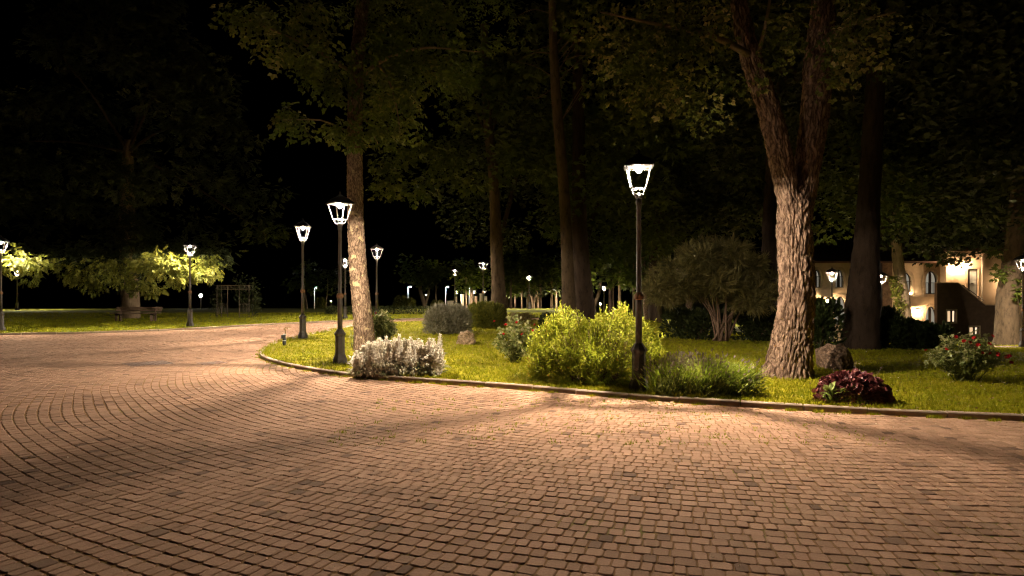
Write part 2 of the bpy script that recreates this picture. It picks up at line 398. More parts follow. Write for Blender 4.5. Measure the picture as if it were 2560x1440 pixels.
# ------------------------------------------------------------------ ground, road, kerbs, setts
BED = cr([(26,20.5),(26.5,14),(26,9.0),(20,6.6),(12,7.0),(8.6,7.5),(6.36,7.95),(4.08,8.59),(2.12,9.41),(.13,10.49),(-1.62,11.28),(-2.83,11.9),(-3.8,12.67),(-4.79,13.69),(-5.7,14.9),(-6.25,16.0),(-6.75,17.6),(-7.15,19.6),(-7.25,22),(-7.2,24.6),(-7.1,27.8),(-6.6,31),(-5.2,33),(-2,34.5),(2,35),(6,33.8),(10.5,30),(13.5,26.2),(16.5,23.6),(20,22),(26,20.5)], .3)
OUT = cr([(-60,18.5),(-40,21),(-30,22.2),(-18.6,23.4),(-15.2,24.9),(-13.4,26.9),(-12.0,29.6),(-10.5,31.8),(-8.4,34.2),(-4.9,36.6),(-1,38),(3,38.3),(8,36.5),(12.5,32.5),(15.5,28.6),(18.5,26.1),(22,24.8),(28,23.6),(40,22)], .5)
def sheet(name, loop, z0, step, mat, hole=None, label=None, kind='structure', jitter=0, seed=0):
    L = np.asarray(loop)[:-1] if np.allclose(loop[0], loop[-1]) else np.asarray(loop)
    x0, y0 = L.min(0); x1, y1 = L.max(0)
    gxs, gys = np.meshgrid(np.arange(x0, x1, step), np.arange(y0, y1, step)); gxs = gxs.ravel(); gys = gys.ravel()
    closed = np.vstack([L, L[:1]])
    ok = inpoly(L, gxs, gys) & (polydist(closed, gxs, gys) > step*.4)
    if hole is not None: ok &= ~inpoly(hole, gxs, gys) & (polydist(hole, gxs, gys) > step*.4)
    pts = [Vector(p) for p in L]; n = len(L); edges = [(i, (i+1) % n) for i in range(n)]
    if hole is not None:
        H = np.asarray(hole)[:-1] if np.allclose(hole[0], hole[-1]) else np.asarray(hole); h = len(H)
        pts += [Vector(p) for p in H]; edges += [(n+i, n+(i+1) % h) for i in range(h)]
    pts += [Vector((a, b)) for a, b in zip(gxs[ok], gys[ok])]
    v, e, f, *_ = delaunay_2d_cdt(pts, edges, [], 1, 1e-5)
    v = np.array([(p.x, p.y) for p in v]); f = np.array([t for t in f if len(t) == 3])
    c = v[f].mean(1)
    if hole is not None: f = f[~inpoly(H, c[:, 0], c[:, 1])]
    z = gz(v[:, 0], v[:, 1])+z0
    me = mesh_np(name, np.column_stack([v, z]), f, smooth=True)
    # normals up
    me.flip_normals() if len(me.polygons) and me.polygons[0].normal.z < 0 else None
    o = link(name, me, mat); tag(o, label, None, None, kind); return o

big = MB(); big.add([(-1500,-1500,-4.2),(1500,-1500,-4.2),(1500,1500,-4.2),(-1500,1500,-4.2)], [(0,1,2,3)])
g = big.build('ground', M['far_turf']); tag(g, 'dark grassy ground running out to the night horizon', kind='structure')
near_loop = np.vstack([OUT, [(40,-10),(-60,-10)]])
road = sheet('road', near_loop, -.0065, 1.6, M['joint'], hole=BED, label='wide curving road paved with small brown stone setts')
far_loop = np.vstack([OUT, [(70,24),(140,40),(140,210),(-140,210),(-140,18)]])
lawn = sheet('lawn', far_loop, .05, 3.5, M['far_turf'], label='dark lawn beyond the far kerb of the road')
bedlawn = sheet('garden_bed', BED, .05, .9, M['turf'], label='mown lawn island with shrubs inside the curved kerb')

# kerb stones, one object each
def kerb(loop, length, label, keep, side):
    root = empty('kerb', (0, 0, 0), label=label, kind='structure')
    seg = np.linalg.norm(np.diff(loop, axis=0), axis=1); s = np.concatenate([[0], np.cumsum(seg)])
    at_ = lambda t: np.array([np.interp(t, s, loop[:, 0]), np.interp(t, s, loop[:, 1])])
    t = 0; rng = random.Random(4)
    while t < s[-1]-.05:
        L = length*rng.uniform(.9, 1.1); a, b = t+.009, min(t+L-.009, s[-1]); t += L
        m = at_((a+b)/2)
        if not keep(m): continue
        n = 4; V = []; h = rng.uniform(-.007, .006); zt = .072
        for q in range(n+1):
            p = at_(a+(b-a)*q/n); d = at_(min(a+(b-a)*q/n+.05, s[-1]))-at_(max(a+(b-a)*q/n-.05, 0)); d /= np.linalg.norm(d)+1e-9
            nn = np.array([-d[1], d[0]])*side; z = float(gz(*p))
            o0 = p-nn*.055; o1 = p+nn*.055; i0 = p-nn*.043; i1 = p+nn*.043
            V += [(*o0, z-.06), (*o0, z+zt-.014+h), (*i0, z+zt+h), (*i1, z+zt+h), (*o1, z+zt-.014+h), (*o1, z-.06)]
        F = []
        for q in range(n):
            for k in range(5): F.append((q*6+k, (q+1)*6+k, (q+1)*6+k+1, q*6+k+1))
        F += [tuple(range(5, -1, -1)), tuple(range(n*6, n*6+6))]
        MB().add(V, F, rng.random()).build('kerb_stone', M['kerb'], root)
    return root
kerb(BED, .82, 'curved stone kerb edging the flower bed', lambda m: (m[1] < 31 and m[0] < 10) or (m[0] > 14 and 20 < m[1] < 27), -1)
kerb(OUT, 1.15, 'low stone kerb along the far lawn', lambda m: -27 < m[0] < 1 or 15.5 < m[0] < 23, 1)

# setts: rows are arcs about a point in the bed
def setts():
    rng = np.random.default_rng(11); cx, cyy = 4.5, 17.0
    C = []; r = 4.0
    while r < 36:
        d = .122*(1+rng.normal(0, .02)); rc = r+d/2; r += d
        th0 = -math.pi*1.08; th1 = -math.pi*.02
        if rc > 9: th0 = -math.pi*1.42
        if rc > 20: th1 = -math.pi*.55
        n = int((th1-th0)*rc/.098*1.05)
        w = rng.choice([.074, .088, .098, .112, .128], n, p=[.14, .24, .26, .22, .14])*(1+rng.normal(0, .03, n))
        s = np.cumsum(w)-w/2+rng.random()*.1
        th = th0+s/rc; rj = rc+.035*np.sin(th*9+rc*.7)+.02*np.sin(th*23+rc*1.9)+rng.normal(0, .0025, n)
        C.append(np.column_stack([cx+rj*np.cos(th), cyy+rj*np.sin(th), th, w, np.full(n, d)]))
    C = np.concatenate(C); x, y = C[:, 0], C[:, 1]
    ok = (y > 2.2) & (y < 39.2) & (x > -1.0*y-2.2) & (x < .92*y+2.2)
    C = C[ok]; x, y = C[:, 0], C[:, 1]
    poly = np.vstack([OUT, [(40,-10),(-60,-10)]])
    ok = inpoly(poly, x, y) & ~inpoly(BED, x, y)
    C = C[ok]; x, y = C[:, 0], C[:, 1]
    cut = (polydist(BED, x, y) > .10) & (polydist(OUT, x, y) > .10)
    C = C[cut]; x, y = C[:, 0], C[:, 1]
    for px, Y, hw in ((370, 14.2, .5), (530, 14.3, .3)):
        mx = gx(px, Y); k = np.abs(x-mx)+np.abs(y-Y) > hw*1.25; C = C[k]; x, y = C[:, 0], C[:, 1]
    n = len(C); rnd = rng.random(n)
    ang = C[:, 2]+math.pi/2+rng.normal(0, .02, n)
    hw = C[:, 3]/2-.0034-rng.random(n)*.002; hd = C[:, 4]/2-.0024-rng.random(n)*.002
    tilt = rng.normal(0, .012, (n, 2)); zz = gz(C[:, 0], C[:, 1])+rng.normal(0, .0015, n)
    near = C[:, 1] < 9.0
    def geo(idx, lod):
        m = len(idx); a, b = hw[idx][:, None], hd[idx][:, None]
        if lod == 0:
            c = (.20+.16*rng.random((m, 8)))*np.minimum(a, b)
            sx = np.array([-1, 1, 1, 1, 1, -1, -1, -1]); sy = np.array([-1, -1, -1, 1, 1, 1, 1, -1])
            ix = np.array([1, -1, 0, 0, -1, 1, 0, 0]); iy = np.array([0, 0, 1, -1, 0, 0, -1, 1])
            X = sx*a+ix*c; Yv = sy*b+iy*c
            X = X*(1+rng.normal(0, .02, X.shape)); Yv = Yv*(1+rng.normal(0, .02, Yv.shape))
            top = np.stack([X*.9, Yv*.9, np.zeros_like(X)], 2); mid = np.stack([X, Yv, np.full_like(X, -.0045)], 2); bot = np.stack([X, Yv, np.full_like(X, -.02)], 2)
            L = np.concatenate([top, mid, bot], 1); k = 8
            F = [(0,1,2,3),(0,3,4,7),(4,5,6,7)]
            for j in range(8):
                q = (j+1) % 8; F += [(8+j, 8+q, q, j), (16+j, 16+q, 8+q, 8+j)]
        else:
            sx = np.array([-1, 1, 1, -1]); sy = np.array([-1, -1, 1, 1])
            X = sx*a; Yv = sy*b; X = np.broadcast_to(X, (m, 4)); Yv = np.broadcast_to(Yv, (m, 4))
            top = np.stack([X*.9, Yv*.9, np.zeros((m, 4))], 2); bot = np.stack([X, Yv, np.full((m, 4), -.013)], 2)
            L = np.concatenate([top, bot], 1); F = [(0,1,2,3)]+[(4+j, 4+(j+1) % 4, (j+1) % 4, j) for j in range(4)]
        L = L.copy(); L[:, :, 2] += L[:, :, 0]*tilt[idx][:, :1]+L[:, :, 1]*tilt[idx][:, 1:]
        ca, sa = np.cos(ang[idx])[:, None], np.sin(ang[idx])[:, None]
        G = np.stack([L[:, :, 0]*ca-L[:, :, 1]*sa, L[:, :, 0]*sa+L[:, :, 1]*ca, L[:, :, 2]], 2)
        return G, np.array(F)
    # the 300 that show largest, one object each
    vis = (np.abs(C[:, 0]) < C[:, 1]*.79) & (C[:, 1] > 3.72)
    order = np.argsort(np.where(vis, C[:, 1]+.12*np.abs(C[:, 0]), 1e9))[:300]
    rest = np.ones(n, bool); rest[order] = False
    G, F = geo(order, 0)
    for k, i in enumerate(order):
        me = mesh_np('paving_sett', G[k], F, np.full(len(F), rnd[i]))
        link('paving_sett', me, M['sett'], road, (C[i, 0], C[i, 1], zz[i]))
    ia = np.where(rest & near)[0]; ib = np.where(rest & ~near)[0]
    Vs = []; Fs = []; Rs = []; base = 0
    for idx, lod in ((ia, 0), (ib, 1)):
        G, F = geo(idx, lod); P = np.column_stack([C[idx, 0], C[idx, 1], zz[idx]])
        V = (G+P[:, None, :]).reshape(-1, 3); k = G.shape[1]
        FF = (F[None]+(np.arange(len(idx))*k)[:, None, None]).reshape(-1, 4)+base
        Vs.append(V); Fs.append(FF); Rs.append(np.repeat(rnd[idx], len(F))); base += len(V)
    o = link('sett_paving', mesh_np('sett_paving', np.concatenate(Vs), np.concatenate(Fs), np.concatenate(Rs)), M['sett'], road)
    o['kind'] = 'stuff'
    return C, order
SETT, _o = setts()

# grass
def blades(name, P, seed, label, h=(.035, .075), w=.012, mat='grass', nb=4):
    rng = np.random.default_rng(seed); n = len(P); m = n*nb
    base = np.repeat(P, nb, 0)+np.column_stack([rng.normal(0, .018, (m, 2)), np.zeros(m)])
    az = rng.random(m)*6.283; H = rng.uniform(h[0], h[1], m); lean = rng.normal(0, .45, (m, 2))*H[:, None]
    dx = np.column_stack([np.cos(az), np.sin(az)])*w/2
    a = base.copy(); a[:, :2] -= dx; b = base.copy(); b[:, :2] += dx
    t = base.copy(); t[:, :2] += lean; t[:, 2] += H
    V = np.stack([a, b, t], 1).reshape(-1, 3); F = np.arange(m*3).reshape(-1, 3)
    o = link(name, mesh_np(name, V, F, np.repeat(rng.random(n), nb)), M[mat]); tag(o, label, kind='stuff'); return o
def spread(poly, n, seed, y1, pw=1.0, x0=-30, x1=30, y0=6, off=.07):
    rng = np.random.default_rng(seed); y = y0+(y1-y0)*rng.random(n)**pw; x = rng.uniform(-1, 1, n)*(y*.84+1.5)
    ok = inpoly(poly, x, y) & (polydist(np.vstack([poly, poly[:1]]), x, y) > off)
    x, y = x[ok], y[ok]; return np.column_stack([x, y, gz(x, y)+.045])
blades('lawn_grass', spread(BED, 120000, 21, 34.5, 1.5), 22, 'short mown grass covering the flower bed island')
blades('lawn_grass', spread(far_loop, 60000, 23, 46, 1.1, y0=22), 24, 'short grass of the far lawn behind the road', h=(.04, .09), w=.02)
def edge_weeds():
    rng = np.random.default_rng(31); P = []
    i = np.where((BED[:, 1] < 24) & (BED[:, 0] < 9))[0]
    for _ in range(230):
        p = BED[rng.choice(i)]; d = rng.normal(0, .06)
        c = p-np.array([.02, .10])+d*.5; k = rng.integers(3, 9)
        for q in range(k): P.append((c[0]+rng.normal(0, .05), c[1]+rng.normal(0, .02), 0))
    # moss and weeds in the joints of the brightest paving
    for _ in range(360):
        y = rng.uniform(6.6, 9.6); x = rng.uniform(-2.0, 4.2)
        if inpoly(BED, [x], [y])[0]: continue
        for q in range(rng.integers(1, 4)): P.append((x+rng.normal(0, .03), y+rng.normal(0, .02), -.012))
    blades('joint_weeds', np.array(P), 32, 'tiny weeds sprouting between the setts and along the kerb', h=(.018, .05), w=.012)
    E = [] 
    i = np.where((BED[:, 1] < 26) & (BED[:, 0] < 9))[0]
    for _ in range(1500):
        p = BED[rng.choice(i)]+rng.normal(0, .07, 2)
        if inpoly(BED, [p[0]], [p[1]])[0]: E.append((p[0], p[1], .05))
    blades('kerb_grass', np.array(E), 33, 'longer grass fringe hanging over the bed kerb', h=(.05, .12), w=.012)
edge_weeds()
def flecks(name, P, seed, label, s, mat='petal_fallen'):
    rng = np.random.default_rng(seed); n = len(P)
    d = nrm(np.column_stack([rng.normal(0, 1, (n, 2)), rng.normal(0, .25, n)])); R = frames(d, rng)
    V, F, r = scatter(rhomb(.7, .2), P, R, rng.uniform(s*.6, s*1.3, n), rng)
    o = link(name, mesh_np(name, V, F, r), M[mat]); tag(o, label, kind='stuff')
rng = np.random.default_rng(41)
pp = SETT[rng.choice(len(SETT), 900)]; pp = pp[(pp[:, 1] < 13)][:520]
flecks('fallen_petals', np.column_stack([pp[:, :2]+rng.normal(0, .04, (len(pp), 2)), np.full(len(pp), .006)]), 42, 'pale petals and flecks scattered over the stone setts', .02)
P = spread(BED, 2600, 43, 16, 1.0); P = P[P[:, 0] > 3.2]; P[:, 2] += .05
P2 = np.vstack([spread(BED, 1500, 45, 20, 1.0), np.column_stack([SETT[rng.choice(len(SETT), 160)][:, :2], np.full(160, -.03)])]); P2[:, 2] += .045
flecks('fallen_leaves', P2, 46, 'small dry brown leaves scattered over lawn and paving', .035, 'leaf_dry')
flecks('lawn_daisies', P, 44, 'pale clover heads dotted over the lawn by the boulder', .018)
# ------------------------------------------------------------------ street lamps
LH = 3.52
def make_lamp():
    root = empty('street_lamp', (0, 0, 0))
    MB().add(*lathe([(.155, 0), (.155, .10), (.145, .13), (.115, .20), (.108, .23), (.104, .60), (.112, .62), (.128, .645), (.128, .665), (.10, .70), (.06, .76)], 8)).build('base', M['iron'], root)
    MB().add(*lathe([(.052, .74), (.05, 1.44), (.04, 1.52), (.036, 2.92), (.046, 2.93), (.046, 3.0), (.03, 3.01)], 14)).build('post', M['iron'], root, True)
    MB().add(*lathe([(.05, 1.43), (.072, 1.45), (.078, 1.48), (.07, 1.515), (.055, 1.53), (.04, 1.55)], 14)).build('collar', M['rust'], root, True)
    c = MB(); c.add(*lathe([(.03, 3.0), (.055, 3.02), (.06, 3.05), (.028, 3.07), (.024, 3.10)], 12))
    for k in range(4):
        a = math.pi/4+k*math.pi/2; ca, sa = math.cos(a), math.sin(a)
        c.tube([(.03*ca, .03*sa, 3.06), (.10*ca, .10*sa, 3.075), (.125*ca, .125*sa, 3.12), (.128*ca, .128*sa, 3.16)], .012, 6)
    c.build('cradle', M['frame'], root, True)
    lb = MB()
    for k in range(4): lb.box((.106, -.128, 3.16), (.128, .106-.001, 3.174), rz=k*math.pi/2, c=(0, 0))
    for k in range(2): lb.box((-.106, -.008, 3.162), (.106, .008, 3.171-.002*k), rz=k*math.pi/2, c=(0, 0))
    lb.build('lantern_base', M['frame'], root)
    MB().add(*lathe([(.055, 3.1745), (.053, 3.180)], square=True)).build('bounce_glow_plate', M['bounce_plate'], root)  # added glowing plate, lifts crowns and upper trunks
    z0, z1, a, b = 3.178, LH-.03, .118, .188
    for k in range(4):
        an = math.pi/4+k*math.pi/2; R2 = math.sqrt(2)
        V = []
        for r, z in ((a*R2, z0), (b*R2, z1)):
            ax = np.array([math.cos(an), math.sin(an)]); t = np.array([-ax[1], ax[0]])
            for i, o in ((0, 0), (-.006, .0105), (-.014, .0085), (-.009, 0), (-.014, -.0085), (-.006, -.0105)): V.append((*(ax*(r+i)+t*o), z))
        F = [(j, (j+1) % 6, 6+(j+1) % 6, 6+j) for j in range(6)]+[(5,4,3,2,1,0), (6,7,8,9,10,11)]
        MB().add(V, F).build('frame_bar', M['frame'], root)
    t = MB()
    for k in range(4):
        an = k*math.pi/2; t.box((b-.004, -b+.01, z1-.003), (b+.002, b-.01, z1+.003), rz=an, c=(0, 0))
    t.build('frame_ring', M['iron_roof'], root)
    rz = LH-.024
    roof = MB(); roof.add(*lathe([(.225, rz), (.225, rz+.03), (.205, rz+.05), (.15, rz+.115), (.075, rz+.165), (.045, rz+.18), (.045, rz+.20)], square=True))
    ro = roof.build('roof', M['iron_roof'], root)
    fi = MB().add(*lathe([(.03, rz+.19), (.034, rz+.21), (.012, rz+.225), (.022, rz+.245), (.02, rz+.262), (.003, rz+.29)], 10)).build('finial', M['iron_roof'], root, True)
    led = MB(); led.add(*lathe([(.004, rz-.0085), (.020, rz-.008), (.023, rz-.005), (.023, rz-.001)], 12))
    led.build('led', M['bulb'], root)
    th = np.linspace(-math.pi/2, .85, 7); MB().add(*lathe([(.05*math.cos(t)+.001, rz-.042+.05*math.sin(t)) for t in th], 12)).build('bulb', M['glare_globe'], root, True)  # added globe, glows only to show the glare disc
    return root
LAMP = make_lamp()
def copy_tree(o, parent=None):
    c = o.copy(); COL.objects.link(c); c.parent = parent
    for ch in list(o.children): copy_tree(ch, c)
    return c
LAMPS = [  # px, depth, base z, light py, turn, label
 (1597, 10.0, .03, 415, -8, 'nearest tall lamp post, lit, rising out of the golden shrub'),
 (850, 13.7, .05, 508, 42, 'lit lamp post on the lawn just in front of the leaning pale trunk'),
 (757, 20.8, .07, 566, 4, 'lit lamp post on the lawn tip behind the small sprinkler'),
 (475, 27.8, .07, 613, 10, 'lit lamp post at the lawn kerb between bench and arbour'),
 (2, 25.0, .05, 603, 22, 'lit lamp post cut off by the left edge of the picture'),
 (43, 58.0, None, 678, 30, 'small far lamp post on the dark lawn at the far left'),
 (863, 36.0, None, 649, 35, 'lamp post half hidden between a nearer post and the pale trunk'),
 (942, 29.0, .0, 622, 48, 'lamp post rising behind the dark rose bush right of the pale trunk'),
 (1137, 59.0, None, 676, 40, 'lamp post rising behind the grey mounded shrub'),
 (1208, 43.9, None, 658, 44, 'lamp post beside the slim trunk, above the round green bush'),
 (1323, 65.0, None, 690, 44, 'lamp post standing on the sunken lawn between two slim trunks'),
 (1465, 60.0, None, 679, 38, 'lamp post showing right of the thick dark double trunk'),
 (2080, 29.5, None, 680, 46, 'lamp post in front of the lit arched door behind the forked tree'),
 (2203, 33.0, None, 688, 32, 'lamp post before the rubble stone wall of the building'),
 (2558, 24.7, None, 648, 25, 'dark lamp post at the right edge beside the small path'),
 (1510, 92.0, None, 715, 0, 'small far lamp among the trees right of the dark double trunk'),
 (1067, 120.0, None, 735, 45, 'tiny far lamp left of the thin modern pole, before a forked trunk'),
 (1142, 112.0, None, 729, 45, 'tiny far lamp above the low stone wall'),
 (1184, 118.0, None, 727, 20, 'tiny far lamp beside the brightly lit bent trunk'),
 (1210, 110.0, None, 728, 60, 'tiny far lamp above the white stone pillar'),
 (828, 125.0, None, 751, 45, 'tiny far lamp low in the dark left of the pale trunk'),
 (1681, 105.0, None, 744, 45, 'tiny far lamp under the feathery small tree'),
 (553, 118.0, None, 757, 45, 'tiny far lamp seen through the arbour'),
 (1796, 80.0, None, 718, 15, 'tiny far lamp glinting through the feathery small tree'),
 (1262, 96.0, None, 727, 50, 'tiny far lamp just right of the slim trunk'),
 (1386, 98.0, None, 724, 30, 'tiny far lamp by the left side of the thick dark trunk'),
]
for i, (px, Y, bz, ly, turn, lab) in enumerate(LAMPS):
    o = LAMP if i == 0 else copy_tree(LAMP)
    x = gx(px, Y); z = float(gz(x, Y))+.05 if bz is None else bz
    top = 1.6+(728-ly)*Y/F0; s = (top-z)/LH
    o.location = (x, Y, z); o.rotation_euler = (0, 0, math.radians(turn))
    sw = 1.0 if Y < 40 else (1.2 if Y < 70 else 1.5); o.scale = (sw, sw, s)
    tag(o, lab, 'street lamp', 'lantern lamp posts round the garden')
def pole_light(px, ty, Y, label):
    x = gx(px, Y); zb = float(gz(x, Y))+.05; zt = 1.6+(728-ty)*Y/F0
    o = empty('pole_light', (x, Y, zb), label=label, cat='pole light', group='modern pole lights far across the park'); h = zt-zb
    MB().add(*lathe([(.11, 0), (.09, .3), (.07, h-.05)], 10)).build('post', M['metal_pale'], o, True)
    MB().add(*lathe([(.06, h-.1), (.09, h-.05), (.09, h+.06), (.03, h+.08)], 10)).add(*tube([(0, 0, h), (.55, -.15, h+.06)], .05, 6)).build('head', M['metal_pale'], o)
    MB().add(*lathe([(.02, -.04), (.11, -.02), (.13, .02)], 10)).build('diffuser', M['led_glow'], o, loc=(.5, -.14, h+.02))
for px, ty, Y, lab in ((1020, 717, 125, 'slender modern pole light, the brightest, beyond the lawn'), (786, 719, 130, 'slender modern pole light between the two left lamp posts'),
                       (1114, 718, 128, 'slender modern pole light left of the low stone wall'), (1173, 718, 126, 'slender modern pole light beside the bent lit trunk')):
    pole_light(px, ty, Y, lab)
o = empty('globe_light', (gx(502, 75), 75, float(gz(gx(502, 75), 75))+.05), label='glowing globe light far behind the left lawn', cat='garden light')
hh = 1.6-(739-728)*75/F0-o.location.z
MB().add(*lathe([(.06, 0), (.05, hh-.1)], 8)).build('post', M['iron'], o)
bm = bmesh.new(); bmesh.ops.create_icosphere(bm, subdivisions=2, radius=.16); me = bpy.data.meshes.new('globe'); bm.to_mesh(me); bm.free()
link('globe', me, M['globe_glow'], o, (0, 0, hh))

# ------------------------------------------------------------------ bench, arbour, sprinkler, covers
bx, bY = gx(340, 33), 33.0
B = empty('park_bench', (bx, bY, .05), .0, 'dark wooden slatted bench on the far lawn before the big tree trunk', 'bench')
for k, (y, z) in enumerate(((-.22, .42), (-.11, .425), (0, .425), (.11, .42))):
    bevel(MB().box((-1.2, y-.045, z-.02), (1.2, y+.045, z+.02)).build('seat_slat', M['wood'], B), .008)
for k, (y, z) in enumerate(((.24, .56), (.28, .68))):
    bevel(MB().box((-1.2, y-.015, z-.05), (1.2, y+.02, z+.05)).build('back_slat', M['wood'], B), .008)
for x in (-.9, .9):
    s = MB().box((x-.05, -.24, .32), (x+.05, .2, .4)).box((x-.05, -.24, 0), (x+.05, -.14, .4)).box((x-.05, .1, 0), (x+.05, .2, .4))
    s.tube([(x, .17, .38), (x, .30, .74)], .03, 6); s.build('support', M['wood'], B)

AB = empty('garden_arbour', (gx(588, 38), 38, .0), .12, 'thin metal rose arbour with lattice band and railing on the dark lawn', 'arbour')
for x in (-.9, -.3, .35, .9):
    for y in (-.4, .4):
        if abs(x) < .5 and y > 0: continue
        MB().tube([(x, y, .04), (x, y, 1.95)], .02, 6).build('post', M['metal_dark'], AB)
for y in (-.4, .4):
    r = MB()
    for z in (1.7, 1.95): r.tube([(-.92, y, z), (.92, y, z)], .014, 6)
    for k in range(24):
        x = -.9+1.8*k/23; r.tube([(x, y, 1.7), (x+.05, y, 1.95)], .006, 4)
    r.build('lattice_band', M['metal_dark'], AB)
for x0, x1 in ((-.9, -.35), (.35, .9)):
    r = MB()
    for z in (.3, .85): r.tube([(x0, -.4, z), (x1, -.4, z)], .014, 6)
    for k in range(8):
        x = x0+(x1-x0)*k/7; r.tube([(x, -.4, .3), (x, -.4, .85)], .007, 4)
    r.build('railing', M['metal_dark'], AB)
rng = np.random.default_rng(5); n = 900
cl = np.array([(-1.1, 0, .8), (-1.0, .1, 1.5), (1.1, 0, .6), (1.15, .1, 1.2), (1.0, 0, 1.8), (.2, .2, 2.05), (.6, .1, 1.0), (.35, -.2, 1.4)])
p = cl[rng.integers(0, len(cl), n)]+rng.normal(0, (.18, .2, .3), (n, 3)); p[:, 2] = np.abs(p[:, 2])
V, F, r = scatter(sprig(), p, frames(rng.normal(0, 1, (n, 3)), rng), rng.uniform(.1, .2, n), rng)
link('climbing_foliage', mesh_np('climbing_foliage', V, F, r), M['leaf_dark'], AB)

S = empty('garden_sprinkler', (gx(711, 18.3), 18.3, .05), .4, 'small black impact sprinkler standing at the kerb tip of the lawn', 'sprinkler')
MB().add(*lathe([(.05, 0), (.055, .10), (.045, .11), (.04, .15), (.05, .16), (.05, .2)], 12)).build('stake', M['black_plastic'], S, True)
MB().add(*lathe([(.045, .13), (.05, .135), (.05, .15), (.044, .155)], 12)).build('ring', M['white_plastic'], S)
MB().box((-.085, -.05, .2), (.03, .05, .30)).build('housing', M['black_plastic'], S)
MB().box((-.03, -.03, .302), (.045, .03, .33)).build('valve_cap', M['white_plastic'], S)
MB().tube([(.02, 0, .33), (.03, 0, .42), (.02, 0, .47)], .014, 8).build('riser', M['brass'], S)
MB().tube([(0, 0, .44), (-.01, 0, .49), (.05, 0, .515)], .016, 6).tube([(.04, 0, .5), (.15, .02, .52)], .008, 6).tube([(.07, 0, .47), (.09, 0, .50)], .014, 6).build('nozzle_arm', M['brass'], S)

def cover(px, Y, hw, label, slots, name, mat='iron_cover'):
    o = empty(name, (gx(px, Y), Y, 0), math.pi/4, label, 'drain cover')
    f = MB(); q = hw*.86; t = .04
    for k in range(4): f.box((-q, q-t, -.03), (q-t-.002, q, .001), rz=k*math.pi/2, c=(0, 0))
    f.build('rim', M['iron_cover'], o)
    pl = MB().box((-q+t+.004, -q+t+.004, -.03), (q-t-.004, q-t-.004, -.006))
    pl.build('plate', M['iron_cover'], o)
    if slots:
        for k in range(9):
            y = -q+t+.05+(2*q-2*t-.1)*k/8; MB().box((-q+t+.01, y-.012, -.006), (q-t-.01, y+.012, .0)).build('grate_bar', M['iron_cover'], o)
    else:
        c = MB()
        for i in range(7):
            for j in range(7):
                x = (i-3)*q*.25; y = (j-3)*q*.25; c.box((x-.04, y-.04, -.006), (x+.04, y+.04, -.001))
        c.build('tread_pattern', M['iron_cover'], o)
cover(370, 14.2, .5, 'large rust brown square manhole cover set diagonally in the setts', False, 'manhole_cover')
cover(530, 14.3, .3, 'small drain grate in the setts beside the large manhole cover', True, 'drain_grate')

# low dark clipped hedge far across the lawn and stone bits beyond
def hedge_box(name, x0, x1, y0, y1, h, n, mat, label, seed, leaf=.09, tpl=None, cat='hedge', rough=.06, wobble=.0):
    rng = np.random.default_rng(seed); o = empty(name, ((x0+x1)/2, (y0+y1)/2, 0), label=label, cat=cat)
    cxx, cyy = (x0+x1)/2, (y0+y1)/2
    u = rng.random(n); side = rng.choice(3, n, p=[.5, .4, .1])
    x = rng.uniform(x0, x1, n); y = rng.uniform(y0, y1, n); z = rng.uniform(0, 1, n)
    hh = h*(1+wobble*np.sin(x*2.1+seed)*.6+wobble*np.sin(x*5.3+1))
    y = np.where(side == 0, y0+rng.normal(0, rough, n), y); z = np.where(side == 1, 1, z)
    x = np.where(side == 2, np.where(u < .5, x0, x1)+rng.normal(0, rough, n), x)
    zz = z*hh+rng.normal(0, rough, n)*(z > .1); P = np.column_stack([x-cxx, y-cyy, gz(x, y)+.05+np.maximum(zz, .01)])
    out = np.column_stack([rng.normal(0, .6, n), rng.normal(-.5, .6, n), rng.normal(.5, .6, n)])
    V, F, r = scatter(tpl or oval(.6), P, frames(out, rng), rng.uniform(leaf*.7, leaf*1.3, n), rng)
    link('foliage', mesh_np('foliage', V, F, r), M[mat], o)
    s = MB()
    k = max(3, int((x1-x0)/.5))
    for i in range(k):
        x = x0+(x1-x0)*(i+.5)/k-cxx; g0 = float(gz(x+cxx, cyy)); s.tube([(x, 0, g0), (x+.03, .02, g0+h*.6), (x+.1, -.05, g0+h*.9)], [.02, .014, .006], 5)
    s.build('stem', M['twig'], o); return o
hedge_box('low_hedge', -12.5, -3.2, 43, 44.2, .40, 5200, 'leaf_dark', 'low dark clipped hedge crossing the far lawn behind the grey mound', 61, .10, rhomb(.6))
def stone(px, py0, py1, wpx, Y, name, label, cat, mat='pillar', cap=False):
    x = gx(px, Y); zb = float(gz(x, Y))+.04; h = max(.3, (1.6-(py0-728)*Y/F0)-zb); w = wpx*Y/F0
    o = empty(name, (x, Y, zb), .15, label, cat)
    bevel(MB().box((-w/2, -.3, 0), (w/2, .3, h*.93)).build('shaft', M[mat], o), .03)
    bevel(MB().box((-w*.56, -.35, h*.93+.002), (w*.56, .35, h)).build('cap', M[mat], o), .02)
stone(1203, 734, 763, 7, 108, 'stone_pillar', 'white stone pillar brightly lit beside the far path', 'pillar')
stone(1214, 741, 762, 5.5, 105, 'stone_pillar', 'pinkish stone pillar just right of the bright white one', 'pillar')
stone(1156, 736, 762, 7, 112, 'stone_pillar', 'brownish square pillar left of the bent lit trunk', 'pillar')
stone(1139, 742, 763, 4, 100, 'stone_pillar', 'narrow pillar at the end of the low stone wall', 'pillar')
stone(1228, 752, 763, 8, 95, 'stone_block', 'pale square stone block near the slim trunk', 'stone block')
stone(1190, 741, 762, 6, 116, 'stone_pillar', 'dark pillar with pink cap behind the bent lit trunk', 'pillar', 'rubble')
stone(1126, 752, 763, 17, 106, 'stone_wall', 'low pale stone wall beyond the lawn', 'wall')
